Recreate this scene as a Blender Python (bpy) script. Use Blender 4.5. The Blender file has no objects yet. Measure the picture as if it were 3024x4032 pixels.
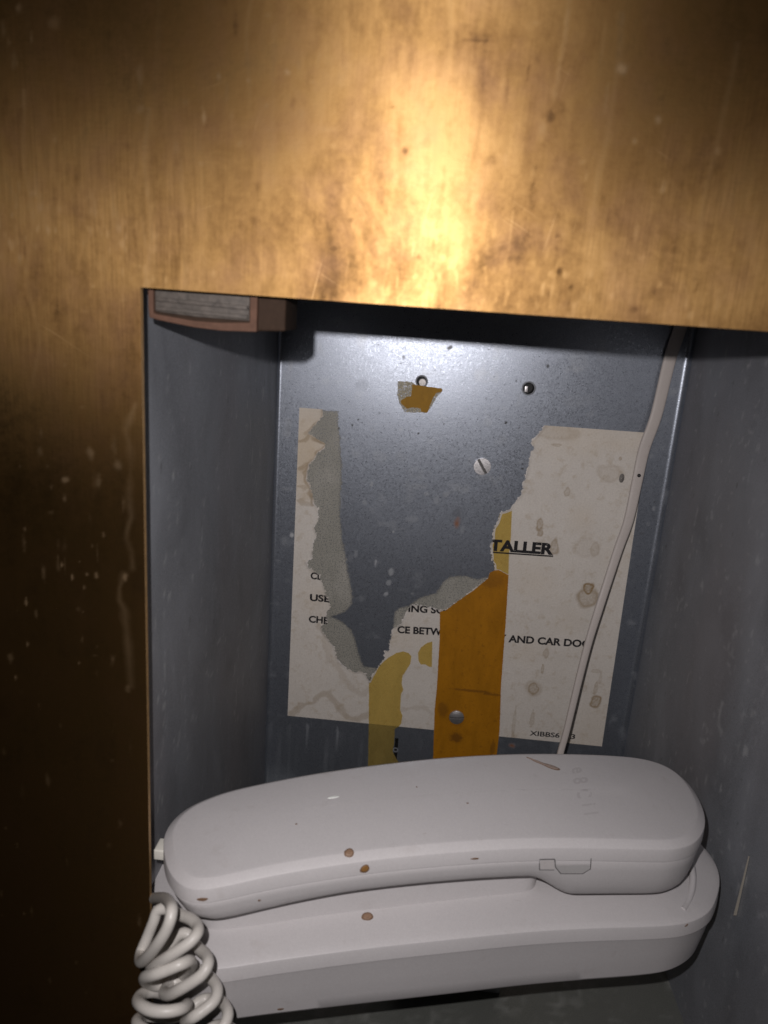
import bpy, bmesh, math, random
import numpy as np
from mathutils import Vector, Matrix
from mathutils.geometry import tessellate_polygon
from mathutils.bvhtree import BVHTree

# measured layout: mm; x right, y into the wall, z up; origin = upper left corner of the opening in the brass plate
PAPER = [[6.77,-63.34],[22.4,-63.21],[22.39,-67.5],[20.55,-69.79],[16.95,-73.84],[13.39,-79.32],[18.41,-82.2],[25.31,-85.36],[23.31,-89.14],[20.45,-91.02],[17.95,-96.19],[14.79,-99.22],[13.93,-104.86],[13.56,-109.38],[15.96,-113.68],[17.31,-119.23],[18.7,-125.37],[21.93,-127.96],[22.42,-133.66],[19.94,-140.82],[21.89,-146.47],[19.9,-152.5],[19.24,-163.2],[15.81,-166.43],[17.71,-169.73],[24.96,-174.09],[26.16,-177.48],[27.87,-180.62],[29.11,-184.91],[30.37,-189.22],[32.61,-192.34],[33.36,-196.73],[31.23,-200.3],[31.85,-208.69],[27.93,-210.77],[28.99,-215.21],[33.49,-220.48],[37.48,-225.83],[38.84,-231.47],[41.8,-236.98],[47.37,-241.08],[52.84,-243.22],[57.06,-242.09],[60.37,-243.86],[63.4,-249.43],[64.73,-245.18],[70.43,-234.69],[72.34,-231.6],[71.95,-225.87],[75.02,-224.42],[75.58,-217.5],[76.46,-207.77],[81.97,-204.43],[84.09,-198.06],[86.25,-192.28],[89.65,-189.41],[95.33,-189.32],[103.75,-191.18],[107.38,-191.39],[110.5,-191.65],[118.57,-184.26],[128.88,-174.54],[137.11,-165.66],[137.67,-162.63],[140.6,-160.19],[140.19,-156.38],[138.32,-153.67],[137.37,-148.98],[135.97,-143.4],[137.18,-139.51],[136.77,-134.84],[137.1,-131.53],[138.96,-128.1],[139.79,-123.38],[140.37,-120.55],[143.38,-119.6],[146.3,-117.97],[147.42,-114.88],[151.1,-109.54],[152.53,-105.43],[152.55,-100.9],[154.3,-90.64],[154.65,-81.72],[156.81,-77.13],[154.0,-73.51],[157.03,-69.99],[161.03,-63.15],[222.64,-62.12],[226.12,-62.32],[226.75,-127.55],[228.55,-282.82],[6.94,-282.26]]
RESIDUE_L = [[20.8,-63.55],[32.1,-63.64],[32.36,-72.64],[33.68,-79.03],[35.42,-95.33],[36.46,-106.37],[36.14,-118.78],[36.36,-129.02],[37.86,-140.42],[39.15,-149.63],[41.75,-159.99],[43.97,-169.31],[46.58,-181.09],[40.23,-150.28],[41.84,-160.84],[43.55,-169.34],[46.54,-179.99],[48.01,-187.57],[47.67,-194.26],[43.97,-199.08],[39.91,-201.71],[34.24,-203.72],[40.13,-205.75],[44.48,-208.26],[48.98,-213.27],[52.0,-219.81],[54.65,-228.74],[55.98,-233.24],[58.97,-238.51],[62.71,-238.6],[68.59,-238.94],[65.23,-244.54],[63.36,-248.84],[57.25,-245.35],[46.44,-243.52],[34.95,-228.39],[26.88,-215.41],[27.51,-206.28],[29.29,-199.36],[25.38,-183.05],[15.52,-171.89],[13.18,-165.58],[16.36,-162.27],[17.04,-151.58],[17.51,-136.39],[12.56,-125.32],[9.8,-111.94],[11.45,-98.38],[20.79,-86.6],[9.6,-79.84],[17.83,-69.46]]
RESIDUE_R = [[76.15,-210.63],[77.06,-201.53],[77.18,-195.93],[80.07,-192.87],[86.14,-190.85],[92.87,-184.47],[103.81,-179.93],[107.22,-172.2],[111.89,-167.43],[122.94,-165.88],[130.25,-167.91],[137.06,-165.12],[134.6,-170.75],[129.09,-176.7],[118.77,-186.44],[110.7,-193.85],[95.54,-191.96],[89.38,-192.54],[84.82,-200.78],[82.22,-207.78]]
ORANGE = [[107.53,-193.04],[111.98,-190.95],[118.57,-184.26],[128.93,-175.08],[137.17,-166.19],[137.65,-162.39],[140.62,-160.43],[143.29,-159.85],[146.14,-161.04],[150.06,-162.8],[150.17,-162.85],[152.12,-198.78],[153.04,-221.25],[153.99,-244.25],[156.0,-267.67],[156.76,-279.62],[156.84,-297.31],[158.33,-319.76],[113.99,-324.78],[112.44,-304.68],[110.24,-266.53],[110.3,-248.74],[109.08,-214.22]]
PALE_T = [[147.45,-118.33],[146.36,-118.43],[143.43,-120.06],[140.5,-120.87],[139.58,-123.86],[139.14,-128.09],[137.41,-131.97],[137.1,-135.75],[137.4,-139.49],[137.1,-144.25],[137.98,-151.79],[139.41,-154.53],[140.74,-160.28],[143.27,-159.71],[146.12,-160.89],[150.14,-162.7],[148.96,-148.89],[148.86,-137.54]]
PALE_S = [[63.1,-249.81],[64.73,-245.18],[70.47,-235.26],[75.42,-230.14],[80.43,-226.18],[85.05,-224.57],[88.8,-225.35],[90.86,-227.45],[90.68,-233.24],[87.76,-239.34],[85.91,-243.02],[85.82,-248.9],[87.23,-253.47],[85.9,-257.16],[86.25,-269.05],[88.22,-273.65],[87.81,-279.74],[86.17,-282.59],[83.6,-284.45],[83.98,-297.28],[83.25,-302.31],[86.42,-308.18],[88.87,-311.65],[88.7,-324.26],[66.88,-326.72],[66.5,-315.4],[65.02,-283.39]]
PALE_P = [[104.26,-215.26],[100.72,-216.74],[96.84,-220.55],[95.28,-224.71],[96.06,-230.38],[97.86,-233.09],[101.0,-232.78],[103.76,-234.24],[105.56,-234.29]]
SCRAP_G = [[68.09,-42.16],[76.79,-42.05],[80.29,-43.91],[85.67,-44.17],[95.76,-44.74],[95.9,-46.39],[94.39,-48.17],[90.63,-55.14],[87.7,-60.41],[73.55,-61.16],[70.51,-56.67],[68.05,-50.82]]
SCRAP_A = [[76.91,-43.49],[95.76,-44.74],[96.04,-46.38],[92.33,-47.66],[90.34,-51.81],[88.29,-59.36],[87.69,-60.28],[84.3,-60.2],[83.45,-58.04],[78.7,-57.73],[74.72,-58.71],[71.13,-55.95],[70.64,-53.97],[74.16,-51.36],[76.81,-50.83],[77.17,-46.8]]
TEXT = [["TALLER",[135.79,-146.83],[177.39,-146.21],7.516600000000006,1],["CL",[18.85,-177.66],[26.5,-177.66],4.904900000000004,0.8],["USE",[19.06,-193.39],[32.67,-193.25],4.904900000000004,0.8],["CHE",[18.96,-209.22],[32.58,-209.07],4.904900000000004,0.8],["ING SO",[86.26,-195.06],[111.04,-194.26],5.096000000000004,0.8],["CE BETW",[79.96,-211.17],[110.37,-210.01],5.096000000000004,0.8],["Y",[148.38,-210.82],[153.95,-210.61],5.191550000000004,0.8],["AND CAR DOO",[155.29,-210.59],[210.57,-209.32],5.191550000000004,0.8],["XIBBS6",[177.86,-279.48],[198.59,-279.18],3.6946000000000025,0.42],["3",[206.12,-279.08],[209.35,-279.03],3.6946000000000025,0.42]]
UNDER = [[137.6,-147.77],[177.53,-147.0],[177.66,-147.99],[137.71,-148.76]]
SCREW1 = [125.58,-91.74]
BOLT = [83.12,-41.58]
BOLT0 = [82.75,-41.21]
HOLE2 = [149.01,-40.64]
HOLE3 = [85.38,-301.46]
SCREW2 = [125.91,-270.26]
DENT = [213.67,-92.14]
CABLE = [[236.77,242.61,20.05,4.0],[233.26,241.61,0.68,3.9],[230.27,241.61,-18.25,3.8],[227.49,240.61,-50.46,3.6],[222.97,238.61,-71.75,3.5],[220.61,234.61,-91.6,3.3],[217.53,228.61,-114.97,3.0],[212.41,222.61,-132.22,2.8],[207.36,216.61,-151.8,2.6],[203.09,211.61,-169.21,2.5],[199.12,207.61,-188.28,2.3],[195.99,203.61,-207.53,2.2],[193.26,199.61,-226.73,2.1],[190.53,195.61,-246.13,2.0],[188.19,192.61,-258.56,2.0],[185.19,186.61,-276.31,2.0],[180.69,174.61,-291.28,2.0]]
BEAD = [220.57,231.11,-87.34]
CORD = [[-9.93,9.0,-226.13],[-4.62,7.0,-223.56],[-0.11,3.0,-219.26],[6.25,-7.0,-209.19],[12.69,-17.9,-198.93],[18.97,-30.9,-189.18],[20.2,-34.8,-189.17],[19.17,-36.1,-193.01],[16.43,-36.1,-198.67],[12.14,-33.5,-206.69],[7.73,-28.3,-214.98],[5.02,-21.8,-218.71],[6.35,-19.2,-214.39],[8.07,-17.9,-209.01],[9.24,-16.6,-205.31],[12.72,-16.6,-204.23],[17.6,-19.2,-203.37],[22.8,-23.1,-200.87],[26.21,-27.0,-199.44],[27.42,-30.9,-198.2],[26.13,-33.5,-199.1],[22.85,-34.8,-201.51],[18.62,-34.8,-205.39],[14.12,-32.2,-211.44],[10.56,-27.0,-218.0],[10.23,-20.5,-221.61],[13.16,-16.6,-219.32],[16.52,-15.3,-215.6],[19.23,-15.3,-215.24],[21.54,-16.6,-216.9],[24.63,-20.5,-215.16],[28.82,-25.7,-212.15],[31.0,-30.9,-209.9],[30.15,-33.5,-211.27],[27.07,-34.8,-213.67],[22.81,-34.8,-217.35],[18.6,-32.2,-222.83],[14.9,-27.0,-228.31],[14.45,-20.5,-231.55],[16.65,-16.6,-231.11],[20.33,-15.3,-229.63],[24.84,-16.6,-229.32],[29.87,-21.8,-226.37],[33.07,-27.0,-224.49],[33.28,-30.9,-224.6],[30.75,-33.5,-225.82],[27.1,-34.8,-228.33],[23.1,-29.6,-236.24],[21.89,-21.8,-241.78],[23.93,-17.9,-241.17],[27.65,-16.6,-240.74],[32.83,-20.5,-237.0],[36.7,-27.0,-233.05],[37.24,-30.9,-233.02],[35.16,-33.5,-235.1],[31.34,-33.5,-238.89],[26.25,-27.0,-248.84],[26.59,-19.2,-253.39],[30.53,-16.6,-252.42],[36.24,-20.5,-248.38],[40.04,-27.0,-244.48],[40.01,-30.9,-244.73],[36.58,-33.5,-246.31],[30.32,-27.0,-257.1],[24.96,-29.6,-256.32],[19.2,-32.2,-252.2],[14.72,-33.5,-247.24],[10.66,-27.0,-252.49],[11.02,-19.2,-260.21],[15.5,-19.2,-258.85],[18.77,-27.0,-246.23],[18.44,-33.5,-238.17],[14.27,-36.1,-235.03],[9.4,-33.5,-236.56],[5.86,-28.3,-240.22],[5.53,-21.8,-245.8],[9.19,-19.2,-248.28],[15.0,-19.2,-247.8],[20.16,-23.1,-240.87],[23.75,-29.6,-229.33],[23.98,-36.1,-223.5],[20.38,-38.7,-222.13],[15.39,-38.7,-222.53],[10.86,-36.1,-224.26],[7.36,-30.9,-228.24],[6.99,-25.7,-231.34],[9.49,-21.8,-234.47],[12.94,-17.9,-239.31],[17.07,-17.9,-237.38],[19.69,-19.2,-232.24],[16.16,-19.2,-232.06],[10.6,-21.8,-231.66],[8.39,-25.7,-226.1],[10.49,-32.2,-216.9],[15.06,-36.1,-211.02],[19.55,-36.1,-208.43],[23.58,-34.8,-206.98],[24.93,-30.9,-209.79],[23.5,-24.4,-218.98],[18.45,-17.9,-230.48]]
PLUG = [-1.23,12.0,-205.22]
BMARKS = [[-16.67,-51.17,1.6,2.53,0.5],[-25.29,-60.27,1.77,1.48,0.6],[-8.25,-53.82,1.9,2.32,0.5],[-9.05,-47.73,1.27,5.06,0.25],[-29.77,-62.83,0.63,1.27,0.35],[-32.29,-45.8,1.05,2.11,0.3],[-32.92,-51.53,1.27,2.32,0.3],[-27.52,-88.7,0.63,1.18,0.8],[-24.19,-92.54,0.55,1.69,0.8],[-19.39,-91.32,0.67,0.93,0.7],[-16.15,-91.28,0.84,1.48,0.7],[-20.31,-95.83,0.67,0.76,0.8],[-40.35,-102.98,0.63,2.11,0.7],[-40.72,-118.41,0.55,1.48,0.6],[-39.4,-77.78,0.63,1.05,0.5],[-13.24,-77.25,0.76,1.05,0.5],[-45.64,-131.15,0.63,1.18,0.7],[-6.45,-91.43,1.18,2.11,0.5],[-23.13,-123.56,0.59,0.76,0.6],[-23.95,-24.1,0.42,0.84,0.3],[-15.42,-84.02,0.34,3.8,0.3],[-39.64,-56.86,0.63,0.84,0.3],[-30.65,-56.12,0.51,0.84,0.3],[-18.85,-36.63,0.76,0.59,0.3],[-21.73,-87.15,0.42,0.59,0.5],[-20.88,-104.59,0.42,0.51,0.5],[-21.76,-114.64,0.51,1.69,0.3],[-43.85,-105.98,0.25,1.69,0.3],[41.73,58.73,1.31,1.05,0.9],[18.67,46.78,0.92,2.75,0.8],[22.97,56.76,1.05,1.31,0.5],[30.91,56.15,0.78,0.65,0.5],[26.45,47.2,0.92,2.62,0.3],[0.86,55.64,1.31,3.27,0.3],[0.73,47.57,1.44,1.44,0.35],[18.08,34.65,1.18,0.78,0.4],[36.06,50.31,0.78,0.92,0.4],[36.07,72.1,1.18,1.05,0.35],[48.58,56.82,1.31,0.65,0.5],[29.17,40.33,1.44,1.18,0.3],[-22.68,67.43,2.29,1.96,0.2],[13.46,49.98,1.96,1.31,0.2],[-31.21,23.88,1.31,1.31,0.25],[55.08,41.18,1.31,0.78,0.3],[25.08,52.31,0.78,4.58,0.2],[53.59,45.18,3.27,0.92,0.3],[141.94,52.25,1.31,1.7,0.7],[130.77,64.14,1.96,2.22,0.7],[111.75,48.35,2.09,3.27,0.5],[136.76,46.87,1.05,1.18,0.6],[145.97,35.82,1.05,2.09,0.6],[123.64,40.95,1.44,0.92,0.4],[124.93,69.01,0.65,7.85,0.2],[114.93,73.9,0.92,8.5,0.45],[114.22,63.04,0.92,7.19,0.4],[113.7,57.48,1.05,2.62,0.3],[127.63,56.53,0.78,5.89,0.35],[140.58,24.18,0.78,3.92,0.35],[106.54,73.51,1.7,1.05,0.35],[159.12,45.54,1.18,1.31,0.3],[136.43,6.92,1.05,1.64,0.5],[149.44,10.61,0.92,1.05,0.4],[165.87,6.69,0.92,3.27,0.3],[171.83,32.06,0.52,1.96,0.2],[106.14,23.26,0.52,7.85,0.35],[99.9,59.55,0.52,3.92,0.3],[143.69,28.57,0.78,4.58,0.25],[75.05,41.01,1.18,1.05,-0.7],[120.75,12.16,1.57,2.09,-0.7],[101.13,56.83,0.65,3.92,-0.3],[98.55,40.11,2.62,1.96,-0.4],[70.83,51.74,0.78,0.52,-0.6],[143.16,3.25,1.64,1.31,-0.4],[119.21,21.63,1.57,0.65,-0.4],[113.49,51.85,1.31,1.96,-0.4],[124.83,8.35,0.92,1.18,-0.4],[80.96,13.66,0.92,0.92,-0.4],[91.86,68.77,4.58,0.65,-0.35],[86.65,58.88,3.27,2.62,-0.2],[159.5,10.03,0.78,2.62,-0.4],[60.99,22.33,0.92,0.92,-0.5],[12.09,19.34,1.7,3.92,-0.25],[56.46,14.29,1.05,0.65,-0.5],[-39.07,7.92,0.65,1.96,-0.3],[34.75,25.64,0.65,0.39,-0.3],[-1.51,15.37,0.52,9.81,-0.25]]
BSTREAK = [[[-2.18,-34.68],[-3.9,-39.4],[-5.38,-42.76],[-4.52,-46.43],[-3.68,-52.03],[-4.29,-58.29],[-4.89,-64.16],[-4.05,-70.47],[-5.61,-75.58],[-5.91,-78.12],[-4.27,-82.01],[-3.89,-87.59]],[[-6.92,-90.44],[-8.53,-95.26],[-8.63,-99.46],[-6.94,-102.47],[-6.36,-110.43],[-5.96,-115.81],[-5.62,-124.02],[-5.23,-130.22]]]
WMARKS = [[98.33,-19.63,1.85,1.62,-0.8],[70.56,-27.22,1.62,1.62,-0.5],[137.36,-62.88,1.04,1.04,-0.8],[83.32,-74.05,0.7,0.81,-1.2],[54.23,-21.04,0.58,0.58,-0.8],[68.96,-30.93,0.7,0.58,-0.6],[57.78,-62.96,0.7,0.58,-0.6],[98.9,-66.61,0.58,0.58,-0.7],[32.48,-74.79,0.81,0.7,-1],[150.82,-88.18,0.93,0.93,-0.9],[151.16,-91.1,0.93,1.16,-0.9],[152.83,-77.17,0.58,0.58,-0.8],[5.02,-147.95,1.62,2.32,0.9],[55.74,-109.25,1.16,2.09,0.4],[61.87,-162.33,1.04,3.48,0.6],[72.74,-167.88,2.09,3.71,0.55],[71.6,-175.76,2.09,2.55,0.5],[72.21,-140.09,0.7,0.81,0.8],[51.81,-122.0,1.85,1.85,0.3],[83.91,-130.66,4.63,2.78,0.2],[104.26,-111.93,2.32,2.32,0.3],[91.81,-112.97,1.62,1.85,0.3],[41.17,-71.96,0.7,0.58,-1.1],[42.69,-70.22,0.46,0.35,-1],[44.49,-67.94,0.58,0.58,-1],[112.43,-123.65,3.48,4.63,-0.3],[52.76,-128.42,0.58,0.58,-0.8],[95.34,-24.42,0.58,0.58,-0.5],[104.51,-28.15,0.46,0.46,-0.6],[66.37,-34.21,0.46,0.46,-0.5],[94.04,-33.22,0.58,0.58,-0.4],[63.64,-62.72,0.46,0.46,-0.5],[45.52,-46.14,4.63,3.48,-0.12],[60.15,-90.03,4.63,4.63,0.12],[71.37,-110.19,0.46,0.58,-0.6],[70.46,-183.71,1.62,1.62,0.4],[87.95,-182.08,1.39,1.39,0.3],[48.35,-157.04,1.39,3.01,0.35],[159.11,-26.36,1.42,1.18,-0.8],[137.27,-62.94,0.71,0.71,-0.9],[137.25,-76.49,0.59,0.59,-0.6],[236.52,-105.73,0.95,0.95,-0.7],[236.7,-110.25,1.07,2.13,0.4],[231.77,-127.32,2.37,1.18,-0.5],[235.1,-120.68,1.66,1.42,0.2],[229.73,-76.78,1.66,2.37,0.2],[177.41,-22.23,7.1,7.1,0.12],[178.54,-46.25,14.21,5.92,0.08],[21.57,-290.49,1.26,4.21,0.3],[43.15,-293.09,1.26,6.32,0.35],[21.66,-319.12,1.47,7.37,0.45],[61.02,-307.24,1.69,5.27,-0.6],[49.77,-303.5,6.32,6.32,0.12],[95.61,-211.91,0.95,1.47,0.4],[70.13,-184.4,1.69,1.69,0.3],[-3.36,-167.07,2.11,1.05,0.2],[-7.66,-197.81,0.53,0.53,0.6]]
RUST = [[113.05,-130.21,3.0,4.2],[166.37,-288.91,3,2.5],[71.08,-300.92,4,3.5]]
PRINGS = [[203.06,-167.65,3.69,4.42,1.0],[202.96,-174.15,6.53,6.95,0.6],[176.5,-243.68,3.58,4.42,0.7],[176.5,-243.68,5.9,6.74,0.3],[219.56,-249.15,3.79,4.84,0.8],[218.1,-238.81,1.26,5.27,0.5],[216.85,-226.27,3.58,1.47,0.35],[220.11,-231.1,1.05,4.21,0.3],[181.46,-216.15,1.9,3.58,0.5],[180.6,-227.64,0.95,3.79,0.6],[178.18,-266.51,1.47,6.32,0.4],[166.07,-270.19,1.05,11.59,0.4],[166.55,-280.98,1.05,3.16,0.5],[177.62,-141.27,2.74,5.9,0.6],[203.68,-140.0,3.16,4.84,0.35],[197.68,-139.49,7.37,6.32,0.15],[210.93,-239.55,1.26,2.74,0.25],[167.64,-132.75,1.26,1.47,0.7],[166.42,-126.64,2.13,4.5,0.7],[167.27,-131.8,1.66,2.84,0.7],[181.0,-103.62,1.78,2.84,0.5],[205.91,-89.21,8.29,5.92,0.25],[170.49,-74.4,3.08,0.95,0.5],[223.94,-108.5,1.18,1.42,0.4],[210.99,-79.94,0.95,1.18,0.6],[169.46,-66.29,14.21,5.92,0.22]]
PLINES = [[[[26.67,-210.89],[30.27,-219.65],[32.83,-228.6],[34.29,-236.57],[40.86,-239.4],[45.69,-249.47],[51.44,-255.97],[57.08,-260.14],[63.35,-257.12]],2.6,0.35],[[[9.66,-281.37],[15.41,-274.09],[24.01,-270.77],[29.15,-264.23],[35.52,-261.18],[41.34,-268.96],[48.35,-277.88],[57.22,-280.58],[64.49,-274.96]],2.4,0.6],[[[16.95,-73.84],[13.39,-79.32],[18.41,-82.2],[25.31,-85.36],[23.31,-89.14],[20.45,-91.02],[17.95,-96.19],[11.54,-100.6],[8.29,-101.97]],1.6,0.9],[[[6.77,-85.52],[10.89,-84.65],[13.94,-79.5]],1.5,0.8],[[[13.28,-102.68],[11.91,-109.51],[15.46,-114.85],[17.31,-119.23],[18.7,-125.37]],1.8,0.9],[[[7.45,-114.39],[12.14,-115.13],[16.46,-112.51]],1.6,0.6],[[[8.29,-124.54],[12.59,-125.89],[18.71,-125.72]],1.5,0.6],[[[86.79,-268.99],[95.19,-266.31],[103.76,-266.01],[108.42,-270.31]],1.6,0.3],[[[22.41,-63.53],[22.39,-67.5],[20.55,-69.79],[16.95,-73.84],[10.68,-79.75]],1.6,0.6]]
PCREAM = [12.27,-91.68,22,52]
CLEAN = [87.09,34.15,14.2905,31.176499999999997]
OSTAINS = [[127.1,-286.46,5.5,4.5,0.75],[116.08,-265.91,4,7,0.5],[126.82,-271.97,6.5,6.5,0.35],[135.26,-249.1,16,1.2,0.6],[149.16,-250.6,9,1.0,0.55],[140.29,-166.98,9,7,0.35],[153.57,-292.14,2,7,0.5]]
CAM = {"loc":[0.08637384123164779,-0.222,-0.0028955111175015787],"r":[0.9956199277896131,0.06363576528080055,0.06849415132208515],"u":[-0.08248278672515362,0.252937521279982,0.9639601652676275],"w":[-0.04401760195942823,0.9653875386112386,-0.2570784919278076]}
D = 244.61
XR = 243.25

scene = bpy.context.scene
COL = scene.collection
# ------------------------------------------------------------------ camera, world, light
cam_d = bpy.data.cameras.new('camera')
cam = bpy.data.objects.new('camera', cam_d)
COL.objects.link(cam)
r_, u_, w_ = (Vector(CAM[k]) for k in 'ruw')
cl = Vector(CAM['loc'])
mw = Matrix((( r_.x, u_.x, -w_.x, cl.x), (r_.y, u_.y, -w_.y, cl.y), (r_.z, u_.z, -w_.z, cl.z), (0, 0, 0, 1)))
cam.matrix_world = mw
cam_d.sensor_fit = 'VERTICAL'
cam_d.sensor_height = 36.0
cam_d.lens = 36.0 * 1597 / 2212
cam_d.clip_start = 0.005
cam_d.clip_end = 20
cam_d.dof.use_dof = True
cam_d.dof.focus_distance = 0.40
cam_d.dof.aperture_fstop = 15.0
scene.camera = cam
scene.view_settings.view_transform = 'Standard'
scene.view_settings.look = 'None'
scene.view_settings.exposure = 0.0
scene.view_settings.gamma = 1.0
scene.view_settings.use_curve_mapping = False
world = bpy.data.worlds.new('World')
scene.world = world
world.use_nodes = True
bg = world.node_tree.nodes['Background']
bg.inputs[0].default_value = (0.9, 0.85, 0.8, 1)
bg.inputs[1].default_value = 0.004


def area(name, loc, direction, size, power, col, shape='DISK', spread=math.pi):
    l = bpy.data.lights.new(name, 'AREA')
    l.shape = shape
    l.size = size
    l.energy = power
    l.color = col
    l.spread = spread
    o = bpy.data.objects.new(name, l)
    COL.objects.link(o)
    o.location = loc
    o.rotation_euler = Vector(direction).to_track_quat('-Z', 'Y').to_euler()
    return o


# the flash of the phone that took the picture: 14 mm left of and 18 mm above its lens
area('flash', (0.0723, -0.222, 0.0154), (-0.03, 0.966, -0.22), 0.0042, 1.02, (1.0, 0.955, 0.96))

# ------------------------------------------------------------------ helpers
MM = 0.001


def vnoise(x, y, scale, seed=0):
    """smooth value noise in -1..1 for arrays x, y (mm)"""
    rs = np.random.RandomState(seed)
    T = rs.uniform(-1, 1, (256, 256))
    fx = np.asarray(x) / scale
    fy = np.asarray(y) / scale
    ix = np.floor(fx).astype(int)
    iy = np.floor(fy).astype(int)
    tx = fx - ix
    ty = fy - iy
    tx = tx * tx * (3 - 2 * tx)
    ty = ty * ty * (3 - 2 * ty)
    g = lambda a, b: T[a % 256, b % 256]
    return (g(ix, iy) * (1 - tx) + g(ix + 1, iy) * tx) * (1 - ty) + (g(ix, iy + 1) * (1 - tx) + g(ix + 1, iy + 1) * tx) * ty


def inside(px, py, poly):
    n = len(poly)
    res = np.zeros(px.shape, bool)
    j = n - 1
    for i in range(n):
        xi, yi = poly[i]
        xj, yj = poly[j]
        if yi != yj:
            c = ((yi > py) != (yj > py)) & (px < (xj - xi) * (py - yi) / (yj - yi) + xi)
            res ^= c
        j = i
    return res


def segdist(px, py, pts, closed=False):
    best = np.full(px.shape, 1e9)
    m = len(pts)
    for i in range(m if closed else m - 1):
        a = pts[i]
        b = pts[(i + 1) % m]
        dx, dy = b[0] - a[0], b[1] - a[1]
        L = dx * dx + dy * dy + 1e-9
        t = np.clip(((px - a[0]) * dx + (py - a[1]) * dy) / L, 0, 1)
        d = np.hypot(px - a[0] - t * dx, py - a[1] - t * dy)
        best = np.minimum(best, d)
    return best


def link(o, parent=None):
    COL.objects.link(o)
    if parent is not None:
        o.parent = parent
    return o


def wloc(o):
    p = Vector((0, 0, 0))
    while o is not None:
        p = p + o.location
        o = o.parent
    return p


def thing(name, label, cat, loc=(0, 0, 0), group=None, kind=None):
    o = bpy.data.objects.new(name, None)
    o.empty_display_size = 0.01
    link(o)
    o.location = Vector(loc) * MM
    o['label'] = label
    o['category'] = cat
    if group: o['group'] = group
    if kind: o['kind'] = kind
    return o


def tag(o, label, cat, group=None):
    o['label'] = label
    o['category'] = cat
    if group: o['group'] = group
    return o


def mesh(name, verts, faces, mat, parent=None, smooth=False, sharp=None, label=None, origin=None):
    """verts in mm world coordinates -> one object"""
    V = np.asarray(verts, float) * MM
    off = wloc(parent) if parent is not None else (Vector(origin) * MM if origin is not None else Vector((0, 0, 0)))
    V = V - np.array(off)
    me = bpy.data.meshes.new(name)
    if isinstance(faces, np.ndarray):
        nf = len(faces)
        k = faces.shape[1]
        me.vertices.add(len(V))
        me.vertices.foreach_set('co', V.ravel())
        me.loops.add(nf * k)
        me.loops.foreach_set('vertex_index', faces.ravel())
        me.polygons.add(nf)
        me.polygons.foreach_set('loop_start', np.arange(nf) * k)
        me.polygons.foreach_set('loop_total', np.full(nf, k))
        me.update(calc_edges=True)
    else:
        me.from_pydata([tuple(v) for v in V], [], faces)
        me.update()
    me.materials.append(mat)
    if smooth:
        me.polygons.foreach_set('use_smooth', [True] * len(me.polygons))
        if sharp is not None:
            me.set_sharp_from_angle(angle=math.radians(sharp))
    o = bpy.data.objects.new(name, me)
    link(o, parent)
    if parent is None and origin is not None:
        o.location = off
    if label: o['label'] = label
    return o


def attr(o, name, vals):
    a = o.data.attributes.new(name, 'FLOAT', 'POINT')
    a.data.foreach_set('value', np.asarray(vals, np.float32))


def quadgrid(nx, nz):
    i = np.arange(nx)[None, :] + np.arange(nz)[:, None] * (nx + 1)
    i = i.ravel()
    return np.stack([i, i + 1, i + nx + 2, i + nx + 1], 1)


def compact(V, F):
    used = np.unique(F)
    m = np.full(len(V), -1)
    m[used] = np.arange(len(used))
    return V[used], m[F], used


def blobs(X, Zc, marks, seed=1, soft=0.35, cut=None):
    """sum of irregular elliptical marks"""
    out = np.zeros(X.shape)
    for k, (mx, mz, rx, rz, s) in enumerate(marks):
        R = max(rx, rz) * 2 + 1
        sel = (abs(X - mx) < R) & (abs(Zc - mz) < R)
        if not sel.any(): continue
        x = X[sel]; z = Zc[sel]
        n = vnoise(x + k * 7, z, max(min(rx, rz), .5) * 0.9, seed + k % 50) * 0.3
        d = np.hypot((x - mx) / rx, (z - mz) / rz) + n
        out[sel] += s * np.clip((1 - d) / soft, 0, 1)
    return out


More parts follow.
